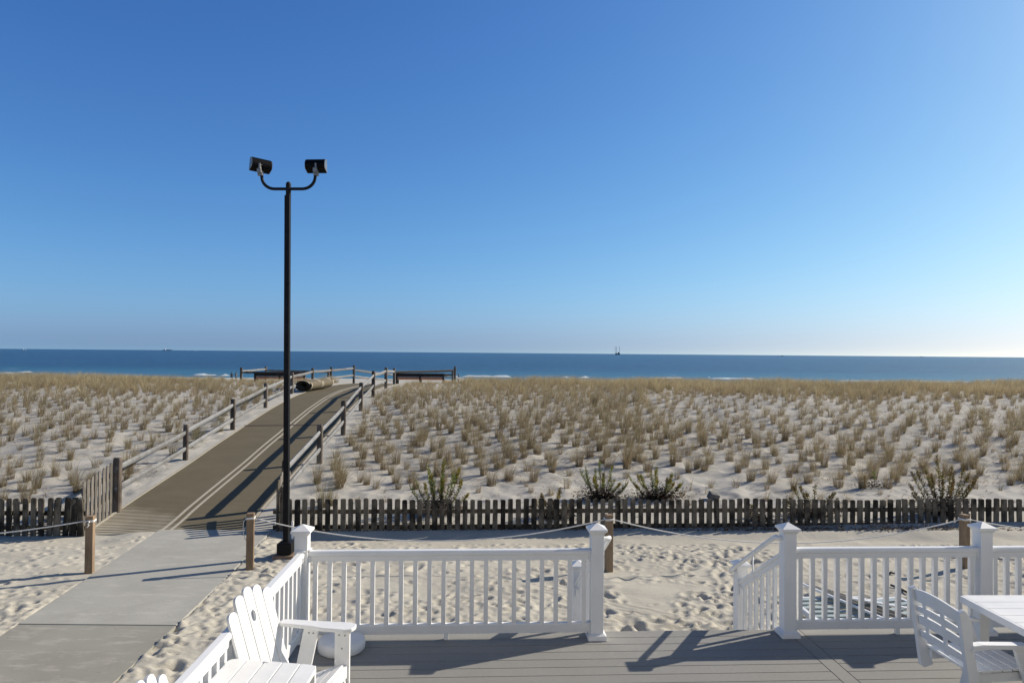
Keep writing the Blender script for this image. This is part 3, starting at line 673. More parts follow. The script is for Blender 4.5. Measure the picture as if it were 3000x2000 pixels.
def section(par, p0, p1, n, z=0, foot=None):
    """straight rail section between local points, level"""
    p0, p1 = Vector(p0), Vector(p1); t = (p1 - p0).normalized(); s = t.cross(Vector((0, 0, 1)))
    up = Vector((0, 0, 1)); a, c = p0 + t * .06, p1 - t * .06
    prof = [(-.039, .845), (-.039, .872), (-.027, .889), (.027, .889), (.039, .872), (.039, .845), (.024, .836), (.024, .785), (-.024, .785), (-.024, .836)]
    MB().prism(prof, 0, (c - a).length, lambda u, v, w_: a + t * w_ + s * u + up * (v + z)).build('top_rail', M['vinyl'], par, bevel=.003)
    MB().prism([(-.026, .066), (.026, .066), (.026, .148), (.018, .160), (-.018, .160), (-.026, .148)], 0, (c - a).length, lambda u, v, w_: a + t * w_ + s * u + up * (v + z)).build('bottom_rail', M['vinyl'], par, bevel=.002)
    for e, sg in ((a, 1), (c, -1)):
        for zz in (.83, .11): MB().box(e + t * sg * .012 + up * (zz + z), (.026, .072, .105), Matrix.Rotation(math.atan2(t.y, t.x), 3, 'Z')).build('rail_bracket', M['vinyl'], par, bevel=.004)
    for i in range(n):
        o = bpy.data.objects.new('baluster', BAL); COL.objects.link(o); o.parent = par
        q_ = a.lerp(c, (i + .5) / n); o.location = q_ + up * (z + .4725); o.rotation_euler = (0, 0, math.atan2(t.y, t.x)); o.scale = (1, 1, .93)
    if foot is not None:
        q_ = a.lerp(c, foot); MB().box(q_ + up * (z + .034), (.04, .04, .066)).build('support_foot', M['vinyl'], par, bevel=.003)
def stair_rail(par, a, sgn, n=7, tube=True):
    """descending rail from post at (a, 0) out to a newel"""
    run, drop = 1.26, .75; s = Vector((0, 1, 0)); p0, p1 = Vector((a, .06, 0)), Vector((a, run - .06, 0)); k = drop / run
    post_parts(par, a, run, 1.12 - drop, -DZ - .1, False)
    prof = [(-.043, .835), (-.043, .862), (-.030, .88), (.030, .88), (.043, .862), (.043, .835), (.024, .826), (.024, .77), (-.024, .77), (-.024, .826)]
    f = lambda u, v, w_: Vector((a + u, .06 + w_ * (run - .12), v - k * (.06 + w_ * (run - .12))))
    MB().prism(prof, 0, 1, f).build('top_rail', M['vinyl'], par, bevel=.003)
    MB().prism([(-.026, .02), (.026, .02), (.026, .12), (-.026, .12)], 0, 1, f).build('bottom_rail', M['vinyl'], par, bevel=.003)
    for i in range(n):
        y = .06 + (run - .12) * (i + .5) / n; z0_, z1_ = .11 - k * y, .78 - k * y
        MB().box((a, y, (z0_ + z1_) / 2), (.036, .036, z1_ - z0_)).build('baluster', M['vinyl'], par)
    MB().box((a + sgn * .0, run - .085, .80 - k * run), (.075, .03, .11)).build('rail_bracket', M['vinyl'], par, bevel=.003)
    off_ = .142 if sgn > 0 else .112; x = a + sgn * off_
    pts = [(a + sgn * .04, .0, .985)] + [(a + sgn * (.04 + (off_ - .045) * math.sin(t)), .0 + .05 * (1 - math.cos(t)), .985) for t in (R(25), R(50), R(80))] + [(x, .09, .962)]
    pts += [(x, .09 + i * .1, .962 - k * (i * .1)) for i in range(1, 12)] + [(x, 1.29, .962 - k * 1.20 - .01)]
    if tube: MB().tube(pts, .025, 12).tube([(a + sgn * .03, .62, .74 - k * .62), (x, .62, .76 - k * .62), (x, .62, .95 - k * .56)], .009, 6).build('handrail', M['vinyl'], par, smooth=True)
OR = Dp(0, 0)
r1 = railing(OR, 'deck_railing', 'white baluster railing left of the stairs that turns back along the deck side')
post_parts(r1, P[0], 0); post_parts(r1, P[1], 0)
section(r1, (P[0], 0, 0), (P[1], 0, 0), 20, foot=.485)
MB().box((P[0] + .075, 0, .897), (.022, .09, .016)).build('rail_collar', M['vinyl'], r1, bevel=.004)
MB().box((P[0], -.075, .897), (.09, .022, .016)).build('rail_collar', M['vinyl'], r1, bevel=.004)
section(r1, (P[0], 0, 0), (P[0] - .065, -5.0, 0), 36); post_parts(r1, P[0] - .065, -5.0)
stair_rail(r1, P[1], 1)
r2 = railing(OR, 'deck_railing', 'white baluster railing right of the stairs with a sloping stair rail')
for k in (2, 3, 4): post_parts(r2, P[k], 0)
section(r2, (P[2], 0, 0), (P[3], 0, 0), 15, foot=.56); section(r2, (P[3], 0, 0), (P[4], 0, 0), 15, foot=.5)
stair_rail(r2, P[2], -1)
# stairs between the two railings
st = thing('deck_stairs', OR, TH, 'white stairs leading down from the gap in the deck railing to the sand', 'stairs')
for i in range(3):
    z = -.1875 * (i + 1); y = .16 + .29 * i
    MB().box(((P[1] + P[2]) / 2, y + .15, z - .02), (P[2] - P[1] - .16, .30, .038)).build('tread', M['deck'], st, bevel=.004)
    MB().box(((P[1] + P[2]) / 2, y + .012, z + .09), (P[2] - P[1] - .16, .02, .17)).build('riser', M['vinyl'], st, bevel=.002)
for x in (P[1] + .085, P[2] - .085):
    MB().prism([(.16, -.03), (.16, -.55), (.62, -.86), (1.05, -.86), (1.05, -.60)], -.018, .018, lambda u, v, w_, x=x: Vector((x + w_, u, v))).build('stringer', M['vinyl'], st, bevel=.003)

# ------------------------------------------------------------------ the beach house the view is taken from (behind the camera, unseen; added to bounce light into the shade)
bh = thing('unseen_beach_house', (2.0, -1.3, 0), TH, 'unseen pale clapboard beach house, added so its ocean side bounces light onto the deck', 'house')
b = MB()
for i in range(34):
    z = .75 + i * .22
    if True: b.prism([(0.0, z), (.028, z + .002), (.008, z + .22), (0, z + .22)], -12, 13, lambda u, v, w_: Vector((w_, u, v)))
b.box((.5, -.21, 4.2), (25, .40, 8.2)); b.build('wall', simple('cream_clapboard', (.74, .70, .62), (.70, .66, .58), 3, .7), bh)
for x in (-9, -6, -3, 3, 6, 9):
    for z in (2.0, 5.0):
        fr = MB().box((x, .04, z), (1.2, .06, 1.6)).build('window_frame', M['vinyl'], bh, bevel=.005); MB().box((x, .075, z), (1.0, .01, 1.4)).build('pane', M['glass'], fr)
# ------------------------------------------------------------------ umbrella base
c = at(1001, 1874, z=DZ + .085)
t_ = thing('umbrella_base', (c.x, c.y, DZ), 0, 'round white umbrella base on the deck behind the armrest of the slatted chair', 'umbrella base')
MB().lathe([(.205, 0), (.220, .012), (.225, .06), (.218, .09), (.200, .108), (.11, .118), (.045, .122)], 48).build('weight_disc', M['chair_white'], t_, smooth=True)
MB().lathe([(.045, .120), (.040, .14), (.026, .14), (.026, .24), (.022, .24), (.022, .15)], 20).build('pole_socket', M['chair_white'], t_, smooth=False)

# ------------------------------------------------------------------ adirondack chairs and side table
def slat_outline(w0, w1, h, n=14):
    pts = [(-w0 / 2, 0), (w0 / 2, 0), (w1 / 2, h - w1 * .42)]
    for i in range(1, n): a = math.pi * i / n; pts.append((w1 / 2 * (abs(math.cos(a)) ** .85) * (1 if math.cos(a) >= 0 else -1), h - w1 * .42 + w1 * .42 * math.sin(a)))
    pts.append((-w1 / 2, h - w1 * .42)); return pts
tt = thing('double_garden_chair', (-1.54, 5.04, DZ), 0, 'white slatted double chair with two fan backs joined by a slatted table', 'chair')
def adirondack(t_, dy, arm_sides, phi):
    m = M['chair_white']; hw = .285; S = 1.12; RP = Matrix.Rotation(phi, 3, 'Z')
    def Q(x, y, z): return Vector((x * .92, y, z * S))
    def bld(b, nm, mat=None, bevel=.004):
        b.v = [tuple(RP @ Vector(v) + Vector((0, dy, 0))) for v in b.v]
        return b.build(nm, mat or m, t_, bevel=bevel)
    sx0, sz0, sx1, sz1 = .25, .40, -.22, .25
    b = MB(); n = 6
    for i in range(n):
        f0, f1 = i / n + .006, (i + 1) / n - .006
        b.bar(Q(sx0 + (sx1 - sx0) * f0, 0, sz0 + (sz1 - sz0) * f0), Q(sx0 + (sx1 - sx0) * f1, 0, sz0 + (sz1 - sz0) * f1), 2 * hw + .02, .022)
    b.box(Q(sx0 + .013, 0, sz0 - .045), (.022, 2 * hw + .02, .09)); bld(b, 'seat')
    for s in (-1, 1):
        bld(MB().prism([(.25, .385), (.27, .28), (-.15, .14), (-.55, .0), (-.62, .0), (-.58, .06), (-.22, .235)], s * (hw - .03), s * (hw - .005), lambda u, v, w_: Q(u, w_, v)), 'side_rail')
        bld(MB().box(Q(.225, s * (hw + .018), .315), (.12, .024, .63 * S)), 'front_leg')
        bld(MB().bar(Q(-.15, s * (hw + .018), .23), Q(-.05, s * (hw + .018), .63), .024, .12, (1, 0, 0)), 'arm_support')
        if s in arm_sides:
            ap = [(-.34, -.03), (-.30, -.045), (-.04, -.055), (.06, -.075), (.26, -.078), (.32, -.05), (.335, .0), (.32, .05), (.26, .072), (.05, .06), (-.30, .045), (-.34, .03)]
            bld(MB().prism([(u, (v if s > 0 else -v)) for u, v in ap], .633, .659, lambda u, v, w_: Q(u, s * (hw + .03) + v, w_)), 'armrest', bevel=.006)
        for (x, z) in ((.20, .60), (.25, .60), (.225, .51), (-.07, .60), (-.03, .60)):
            bld(MB().box(Q(x, s * (hw + .031), z), (.009, .004, .009)).box(Q(x, s * (hw + .005), z), (.009, .004, .009)) if False else MB().box(Q(x, s * (hw + .018) - .0135, z), (.011, .003, .011)), 'screw', M['steel'], 0)
    rec = R(17); org = Q(-.20, 0, .245); up = Vector((-math.sin(rec), 0, math.cos(rec))); nr = Vector((math.cos(rec), 0, math.sin(rec)))
    hs = [.755, .835, .86, .835, .775]; b = MB()
    for i in range(5):
        k = i - 2; ang = k * R(.35); y0 = k * .1150; w0, w1 = .102, .1100
        def f(u, v, w_, ang=ang, y0=y0):
            yy = y0 + u * math.cos(ang) + v * math.sin(ang); vv = -u * math.sin(ang) + v * math.cos(ang)
            return org + Vector((0, 1, 0)) * yy + up * vv + nr * w_
        ol = slat_outline(w0, w1, hs[i])
        if k: b.prism(ol, -.011, .011, f)
        else:
            hc = (0.0, hs[i] - .215); dense = []
            for j in range(len(ol)):
                p0, p1 = ol[j], ol[(j + 1) % len(ol)]; m_ = max(1, int(math.hypot(p1[0] - p0[0], p1[1] - p0[1]) / .03)); dense += [(p0[0] + (p1[0] - p0[0]) * q_ / m_, p0[1] + (p1[1] - p0[1]) * q_ / m_) for q_ in range(m_)]
            nn = len(dense); hole = []
            for (u, v) in dense:
                a = math.atan2(v - hc[1], u - hc[0]); hole.append((hc[0] + .030 * math.cos(a), hc[1] + .042 * math.sin(a)))
            vs = [f(*p, w_) for w_ in (-.011, .011) for ring in (dense, hole) for p in ring]; fs = []
            for j in range(nn):
                q_ = (j + 1) % nn; fs += [(j, q_, nn + q_, nn + j), (2 * nn + j, 3 * nn + j, 3 * nn + q_, 2 * nn + q_), (j, 2 * nn + j, 2 * nn + q_, q_), (nn + j, nn + q_, 3 * nn + q_, 3 * nn + j)]
            b.add(vs, fs)
    bld(b, 'backrest', bevel=.003)
    for vv, wdt in ((.04, .46), (.36, .54)): bld(MB().box(org + up * vv - nr * .024, (.024, wdt, .07), Matrix.Rotation(-rec, 3, 'Y')), 'back_brace', bevel=.003)
adirondack(tt, 0.0, (1,), R(-9)); adirondack(tt, -1.34, (-1,), R(7))
b = MB(); n = 5; x_l, x_r = -.415, .235
yf = lambda x: -.29 - .158 * x; yn = lambda x: -1.05 + .12 * x
for i in range(n):
    x0, x1 = x_l + (x_r - x_l) * i / n + .0035, x_l + (x_r - x_l) * (i + 1) / n - .0035; c0 = .05
    A_, B_, C_, D_ = (x0, yn(x0)), (x1, yn(x1)), (x1, yf(x1)), (x0, yf(x0))
    if i == 0: poly = [(x0 + c0, yn(x0)), B_, C_, (x0 + c0, yf(x0 + c0)), (x0 + .016, yf(x0) - .016), (x0, yf(x0) - c0), (x0, yn(x0) + c0), (x0 + .016, yn(x0) + .016)]
    elif i == n - 1: poly = [A_, (x1 - c0, yn(x1)), (x1 - .016, yn(x1) + .016), (x1, yn(x1) + c0), (x1, yf(x1) - c0), (x1 - .016, yf(x1) - .016), (x1 - c0, yf(x1 - c0)), D_]
    else: poly = [A_, B_, C_, D_]
    b.prism(poly, .682, .708, lambda u, v, w_: Vector((u, v, w_)))
b.build('tabletop', M['chair_white'], tt, bevel=.004)
for x in (-.24, .12): MB().box((x, -.67, .645), (.024, .62, .07)).build('apron', M['chair_white'], tt, bevel=.003)

# ------------------------------------------------------------------ dining table and armchair at the right
ta = thing('dining_table', (4.68, 5.50, DZ), R(1.5), 'white slat top outdoor dining table at the right edge', 'table')
b = MB(); TW, TD, n = 1.36, 1.20, 8
for i in range(n): b.box((0, -TD / 2 + TD * (i + .5) / n, .727), (TW - .06, TD / n - .006, .026))
b.build('tabletop', M['table_white'], ta, bevel=.002)
for s in (-1, 1): MB().box((s * (TW / 2 - .012), 0, .712), (.03, TD, .058)).build('edge_board', M['table_white'], ta, bevel=.004); MB().box((0, s * (TD / 2 + .008), .712), (TW - .06, .018, .056)).build('edge_board', M['table_white'], ta, bevel=.004)
for s in (-1, 1):
    for q_ in (-1, 1): MB().box((s * .56, q_ * .50, .345), (.085, .085, .69)).build('leg', M['table_white'], ta, bevel=.005)
def dining_chair(loc, rz, lab):
    """faces local +x"""
    t_ = thing('dining_armchair', loc, rz, lab, 'chair'); m = M['table_white']; hw = .275
    for s in (-1, 1):
        pts = [(-.30, s * hw, .90), (-.27, s * hw, .60), (-.225, s * hw, .33)]
        b = MB(); b.prism([(-.345, .905), (-.30, .925), (-.262, .885), (-.222, .60), (-.165, .33), (-.145, .27), (-.22, .245), (-.25, .26), (-.262, .33), (-.300, .60)], s * hw - .022, s * hw + .022, lambda u, v, w_: Vector((u, w_, v))); b.build('back_post', m, t_, bevel=.006)
        MB().prism([(-.26, .615), (-.24, .66), (-.16, .668), (.20, .655), (.27, .63), (.26, .612), (-.1, .632)], s * (hw + .0) - .035, s * (hw + .0) + .035, lambda u, v, w_: Vector((u, w_, v))).build('armrest', m, t_, bevel=.006)
        MB().bar((.15, s * (hw - .005), .64), (.26, s * (hw - .005), .30), .04, .075, (1, 0, 0)).build('arm_support', m, t_, bevel=.005)
        MB().bar((-.20, s * (hw - .06), .375), (.25, s * (hw - .06), .385), .03, .07).build('side_rail', m, t_, bevel=.003)
    for z0_, z1_, arch in ((.80, .895, .05), (.715, .760, .045), (.615, .685, .045), (.505, .560, .04)):
        b = MB(); n = 16; vs = []
        for i in range(n + 1):
            f = i / n * 2 - 1; y = f * (hw - .02); cv = -.05 * (1 - f * f)
            for zz in (z0_ + arch * .7 * (1 - f * f), z1_ + arch * (1 - f * f)):
                xb = np.interp(zz, [.3, .6, .92], [-.215, -.262, -.305]) + cv
                vs += [(xb - .011, y, zz), (xb + .011, y, zz)]
        fs = []
        for i in range(n):
            o = i * 4; fs += [(o, o + 4, o + 6, o + 2), (o + 1, o + 3, o + 7, o + 5), (o, o + 1, o + 5, o + 4), (o + 2, o + 6, o + 7, o + 3)]
        fs += [(0, 2, 3, 1), (n * 4, n * 4 + 1, n * 4 + 3, n * 4 + 2)]; b.add(vs, fs); b.build('back_slat', m, t_, bevel=.003)
    for y in (-.10, .10): MB().box((-.318, y, .68), (.012, .04, .34), Matrix.Rotation(R(-7.5), 3, 'Y')).build('back_stay', m, t_, bevel=.002)
    b = MB()
    for i in range(6): b.box((-.20 + .085 * i + .03, 0, .43 + .004 * i), (.079, .50, .022))
    b.build('seat', m, t_, bevel=.004); MB().box((.27, 0, .40), (.024, .50, .07)).build('seat_apron', m, t_, bevel=.003)
    MB().lathe([(.11, .40), (.085, .36), (.07, .30), (.09, .20), (.14, .10), (.19, .05), (.27, .03), (.285, .015), (.285, .0)], 36, (.0, 0, 0)).build('pedestal', m, t_, smooth=True)
dining_chair((3.735, 5.545, DZ), R(5), 'white armchair with curved back slats facing the dining table')

# ------------------------------------------------------------------ furniture lying on the sand behind the right railing
def lounger(cx, cy, rz, Ln, Wd, z, lab, n=9):
    t_ = thing('slatted_lounger', (cx, cy, z), rz, lab, 'lounger', 'slatted lounger frames lying on the sand')
    for s in (-1, 1): MB().box((s * Wd / 2, 0, .14), (.05, Ln, .07)).build('side_frame', M['vinyl'], t_, bevel=.004)
    MB().box((0, Ln / 2, .14), (Wd, .05, .07)).box((0, -Ln / 2, .14), (Wd, .05, .07)).build('end_frame', M['vinyl'], t_, bevel=.004)
    b = MB()
    for i in range(n): b.box((0, -Ln / 2 + Ln * (i + .5) / n, .165), (Wd - .05, Ln / n * .52, .02))
    b.build('slats', M['lounger_slat'], t_, bevel=.002)
    for s in (-1, 1):
        for q_ in (-1, 1): MB().box((s * (Wd / 2 - .03), q_ * (Ln / 2 - .12), .06), (.05, .05, .13)).build('leg', M['vinyl'], t_, bevel=.003)
lounger(4.55, 9.15, R(3), 1.35, 1.05, -.02, 'slatted lounger frame on the sand close behind the first right railing balusters')
lounger(5.42, 9.20, R(14), 1.2, .62, -.02, 'narrower slatted lounger frame on the sand, right of the crossed bars', 8)
t_ = thing('folded_frame', (4.9, 9.3, .1), 0, 'bundle of dark and white bars lying across the slatted lounger frames', 'folded frame')
for k, (dx, m_) in enumerate(((0, 'vinyl'), (.055, 'metal_dark'), (.10, 'tan_bar'), (.15, 'metal_dark'), (.20, 'tan_bar'), (.26, 'metal_dark'), (.32, 'tan_bar'))):
    MB().bar((-.58 + dx, .92 - .06 * k, .12), (.12 + dx, -.95, .12 + .01 * k), .035, .03).build('bar', M[m_], t_, bevel=.003)
MB().bar((-.28, .1, .20), (.55, -.3, .17), .06, .02).build('white_strap', M['vinyl'], t_, bevel=.003)
def stick(p0, p1, r, m_, lab):
    a, c = at(*p0, z=.03), at(*p1, z=.03); tag(MB().tube([a, a.lerp(c, .5) + Vector((0, .02, .01)), c], r, 7).build('stick', M[m_], smooth=True), lab, 'stick', 'sticks and bars on the sand')
stick((2610, 1713), (2662, 1736), .018, 'metal_dark', 'dark stick on the sand just left of the rightmost rope post shadow')
stick((2605, 1679), (2622, 1678), .02, 'metal_dark', 'short dark stick on the sand above the longer one')

# grey block on the dune, white stake, scraps
p = at(2090, 1452, Y=15.9); zb = gz(p.x, p.y)
o = MB().box((0, 0, .06), (.235, .17, .17), Euler((R(18), R(16), R(12))).to_matrix()).build('stone_block', M['stone'], bevel=.02); o.location = (p.x, p.y, zb); tag(o, 'grey stone block half sunk in the sand above the picket fence', 'block')
p = at(857, 1545, Y=13.45); o = MB().box((0, 0, .1), (.035, .035, .34)).build('marker_stake', M['vinyl'], bevel=.003); o.location = (p.x, p.y, 0); tag(o, 'thin white stake in the sand beside the lamp post', 'stake')
p = at(2557, 1386, Y=17.6); o = MB().add([(0, 0, .02), (.1, .02, .03), (.13, .09, .05), (.02, .08, .02), (0, 0, .01), (.1, .02, .02), (.13, .09, .04), (.02, .08, .01)], [(0, 1, 2, 3), (7, 6, 5, 4), (0, 4, 5, 1), (1, 5, 6, 2), (2, 6, 7, 3), (3, 7, 4, 0)]).build('plastic_scrap', simple('teal_plastic', (.03, .25, .27))); o.location = (p.x, p.y, gz(p.x, p.y)); tag(o, 'small teal plastic scrap lying in the dune sand', 'litter')

# dry leaves, shells and twigs lying about
b = MB()
for k in range(520):
    if k < 330: x, y = random.uniform(-12, 14), random.uniform(13.9, 16.8)
    else: x, y = random.uniform(-11, 9), random.uniform(7.3, 13.2)
    if abs(x - float(path_x(y))) < 1.9 and y > 13.3 or (np.interp(y, SLY, SLL) - .1 < x < np.interp(y, SLY, SLR) + .1): continue
    s = random.uniform(.012, .04) if k < 330 else random.uniform(.006, .016); a = random.uniform(0, 6.3); zz = gz(x, y) + .02
    e = Vector((math.cos(a), math.sin(a), random.uniform(-.2, .6))); f_ = Vector((-math.sin(a), math.cos(a), random.uniform(-.2, .4)))
    c = Vector((x, y, zz)); b.add([c - e * s, c - f_ * s * .4, c + e * s, c + f_ * s * .4, c + Vector((0, 0, s * .3))], [(0, 1, 4), (1, 2, 4), (2, 3, 4), (3, 0, 4), (3, 2, 1, 0)])
for k in range(3600):
    x = random.uniform(-4, 12.5); y = 13.92 + abs(random.gauss(0, .12)); cl = .5 + .5 * math.sin(x * 1.3 + 1) * math.sin(x * .47)
    if random.random() > .25 + .75 * cl: continue
    s = random.uniform(.02, .06); a = random.uniform(0, 6.3); c = Vector((x, y, gz(x, y) + random.uniform(-.01, .20) * cl * random.random()))
    e = Vector((math.cos(a), math.sin(a), random.uniform(-.5, .9))); f_ = Vector((-math.sin(a), math.cos(a), random.uniform(-.2, .4)))
    b.add([c - e * s, c - f_ * s * .25, c + e * s, c + f_ * s * .25, c + Vector((0, 0, s * .2))], [(0, 1, 4), (1, 2, 4), (2, 3, 4), (3, 0, 4), (3, 2, 1, 0)])
tag(b.build('beach_debris', simple('dry_debris', (.07, .05, .035), (.15, .11, .07), 3, .9)), 'dry leaf bits and shell grit scattered over the sand', 'debris', kind='stuff')

# ------------------------------------------------------------------ beach grass
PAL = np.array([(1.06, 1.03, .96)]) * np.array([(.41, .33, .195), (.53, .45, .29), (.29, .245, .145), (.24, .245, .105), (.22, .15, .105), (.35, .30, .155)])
def clump(n, h, spread, wd, seed, green=.15, lean=.25, seg=3):
    r_ = np.random.default_rng(seed); V = []; Cc = []
    a = r_.uniform(0, 2 * np.pi, n); rad = np.sqrt(r_.random(n)) * spread * .27
    H_ = h * (.45 + .55 * r_.random(n)); out = r_.normal(0, .30, n) + .34; dirs = a + r_.normal(0, .6, n)
    wt = np.array([.25, .2, .2, green, .2, .15]); ci = r_.choice(6, n, p=wt / wt.sum()); jit = r_.uniform(.75, 1.2, n)
    flop = r_.random(n) < .14
    for i in range(n):
        bx, by = rad[i] * math.cos(a[i]), rad[i] * math.sin(a[i]); dx, dy = math.cos(dirs[i]), math.sin(dirs[i]); fa = r_.uniform(0, math.pi); wx, wy = math.cos(fa), math.sin(fa)
        o_ = abs(out[i]) * (2.6 if flop[i] else 1); Hh = H_[i] * (.55 if flop[i] else 1)
        for k in range(seg + 1):
            f = k / seg; px_ = bx + dx * o_ * Hh * f * f + lean * Hh * f * f * .6; py_ = by + dy * o_ * Hh * f * f * .9
            z = Hh * (f - (.35 if flop[i] else .08) * f * f * f) - .02; ww = wd * (1 - .85 * f) * .5
            V += [(px_ - wx * ww, py_ - wy * ww, z), (px_ + wx * ww, py_ + wy * ww, z)]
            c = PAL[ci[i]] * jit[i]; base = PAL[4] * .55; c = base * (1 - f) * .6 + c * (1 - (1 - f) * .6); Cc += [c, c]  # brown sheaths at the foot, plus the clump's inner shade darkened into the colour
    V = np.array(V, np.float32); Cc = np.array(Cc, np.float32); m_ = 2 * (seg + 1)
    q1 = np.array([[2 * k, 2 * k + 1, 2 * k + 3, 2 * k + 2] for k in range(seg)]); Q = (q1[None] + (np.arange(n) * m_)[:, None, None]).reshape(-1, 4)
    return V, Q, Cc
def grass_mesh(name, V, Q, Cc, mat):
    me = bpy.data.meshes.new(name); me.vertices.add(len(V)); me.vertices.foreach_set('co', V.ravel()); fill_quads(me, Q, True)
    at_ = me.color_attributes.new('col', 'FLOAT_COLOR', 'POINT'); at_.data.foreach_set('color', np.concatenate([Cc, np.ones((len(Cc), 1), np.float32)], 1).astype(np.float32).ravel()); me.materials.append(mat); return me
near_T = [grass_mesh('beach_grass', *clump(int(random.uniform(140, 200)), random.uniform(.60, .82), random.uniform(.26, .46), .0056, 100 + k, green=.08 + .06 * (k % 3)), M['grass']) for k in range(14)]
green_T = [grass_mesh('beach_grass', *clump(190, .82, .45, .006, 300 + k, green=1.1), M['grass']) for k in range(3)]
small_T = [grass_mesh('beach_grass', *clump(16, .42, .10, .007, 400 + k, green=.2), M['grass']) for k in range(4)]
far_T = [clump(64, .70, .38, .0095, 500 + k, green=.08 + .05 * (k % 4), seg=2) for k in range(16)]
# planting grid
pts = []; ca, sa = math.cos(R(-8.5)), math.sin(R(-8.5)); r_ = random.Random(5)
for i in range(-100, 120):
    for j in range(0, 82):
        u, v = i * .64 + (.32 if j % 2 else 0), 13 + j * .60
        u += r_.gauss(0, .11); v += r_.gauss(0, .11)
        x, y = u * ca - v * sa - 4.0, u * sa + v * ca
        if not (15.2 < y < 46) or abs(x) > y * .80 + 1.5: continue
        pts.append((x, y))
for k in range(3800):                                     # thick growth along the crest
    y = r_.uniform(30.0, 47); x = r_.uniform(-y * .82, y * .82)
    if r_.random() < (y - 30.5) / 5: pts.append((x, y))
inst_list = []
for (x, y) in pts:
    d = x - float(path_x(y))
    if -2.35 < d < 2.25 and y < 43: continue
    if y > 42.3 and -13.5 < x < -4.5: continue
    nz = float(vnoise(np.array([x]), np.array([y]), 3.2, 55, 2)[0]); sc = 1.0 + nz * .55
    edge = 16.6 + .5 * math.sin(x * .7) + (.9 if 1 < x < 5.5 else 0) - (.8 if x < -9 else 0)
    if y < edge: sc *= .52; 
    if y < edge and r_.random() < .55: continue
    if x > 6 and y > 22 and y < 30: sc *= .88
    if x > 8 and y > 26 and y < 31 and r_.random() < .2: continue
    if x < path_x(y) and y < 24: sc *= .82
    if 24 < y < 31 and abs(x) > 6: sc *= .85
    if r_.random() < .05: sc *= .5
    if y > 32 and (-7.9 < x * 40 / y < -2.9 or -17 < x * 40 / y < -11.2): sc *= .55
    if y > 30: sc = min(sc, .92) * .92
    inst_list.append((x, y, max(.3, min(1.35, sc * r_.uniform(.68, 1.25))), r_.uniform(0, 6.28), nz))
vis = [c_ for c_ in inst_list if abs(c_[0]) < c_[1] * .76]
vis.sort(key=lambda c_: -c_[2] / c_[1] * 1.0)
near = vis[:268]; ns = set(id(c_) for c_ in near); rest = [c_ for c_ in inst_list if id(c_) not in ns]
GL = ('dry tan beach grass clump on the dune left of the ramp', 'dry tan beach grass clump on the dune right of the ramp')
GG = ('beach grass clumps planted left of the ramp', 'beach grass clumps planted right of the ramp')
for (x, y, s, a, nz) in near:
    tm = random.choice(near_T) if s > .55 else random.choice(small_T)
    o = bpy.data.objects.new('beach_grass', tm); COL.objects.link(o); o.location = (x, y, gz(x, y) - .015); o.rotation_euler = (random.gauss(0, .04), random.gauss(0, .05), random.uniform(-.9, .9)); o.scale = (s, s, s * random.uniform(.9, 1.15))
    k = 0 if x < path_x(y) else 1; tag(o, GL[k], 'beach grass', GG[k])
EX = [(583, 1285, 20.9, .95, 'green', 'big olive green beach grass tuft just outside the left split rail'), (640, 1262, 22.2, 1.0, 'green', 'olive beach grass tuft under the left split rail near the seam'),
      (556, 1300, 20.2, .7, 'green', 'lower olive grass tuft just outside the second left fence post'), (690, 1420, 14.8, .5, 'x', ''), (1000, 1400, 17.0, .95, 'green', 'green tinged beach grass tuft nearest the right ramp rail'),
      (950, 1440, 15.2, 1.05, 'green', 'tall green tinged beach grass tuft behind the first pickets right of the lamp post'), (975, 1440, 15.3, .75, 'near', 'dry grass tuft beside the tall green tuft behind the pickets'),
      (1075, 1400, 17.0, .8, 'near', 'dry beach grass tuft midway between the ramp rail and the first green bush'), (205, 1435, 14.4, .75, 'green', 'green tinged grass tuft behind the left picket fence corner'),
      (50, 1440, 14.4, .7, 'near', 'dry grass tuft at far left behind the picket fence'), (145, 1445, 14.2, .65, 'near', 'dry grass tuft behind the middle of the left picket fence')]
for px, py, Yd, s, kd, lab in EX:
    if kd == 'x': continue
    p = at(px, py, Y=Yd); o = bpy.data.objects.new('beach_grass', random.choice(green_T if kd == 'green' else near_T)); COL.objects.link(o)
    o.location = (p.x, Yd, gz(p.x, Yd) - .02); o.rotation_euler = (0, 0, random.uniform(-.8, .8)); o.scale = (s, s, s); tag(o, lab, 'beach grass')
# sparse small shoots near the fence
for k in range(20):
    x = random.uniform(-3.5, 10.5); y = random.uniform(14.5, 16.6)
    o = bpy.data.objects.new('beach_grass', random.choice(small_T)); COL.objects.link(o); s = random.uniform(.5, 1.05); o.location = (x, y, gz(x, y) - .01); o.rotation_euler = (0, 0, random.uniform(-1, 1)); o.scale = (s, s, s)
    tag(o, 'small sparse grass shoot on the bare sand just above the long picket fence', 'beach grass', 'sparse grass shoots above the picket fence')
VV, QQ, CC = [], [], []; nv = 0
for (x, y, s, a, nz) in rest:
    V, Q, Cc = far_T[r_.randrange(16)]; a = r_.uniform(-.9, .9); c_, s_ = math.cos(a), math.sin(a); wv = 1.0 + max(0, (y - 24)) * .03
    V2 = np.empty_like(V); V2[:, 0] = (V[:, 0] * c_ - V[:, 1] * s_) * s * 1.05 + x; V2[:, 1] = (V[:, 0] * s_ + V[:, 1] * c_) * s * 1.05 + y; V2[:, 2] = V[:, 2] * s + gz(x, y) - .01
    VV.append(V2); QQ.append(Q + nv); nv += len(V); CC.append(Cc * (1 + nz * .35) * r_.uniform(.85, 1.12) * (1.08 if y < 27 else 1.08 + min(.30, (y - 27) * .045)))
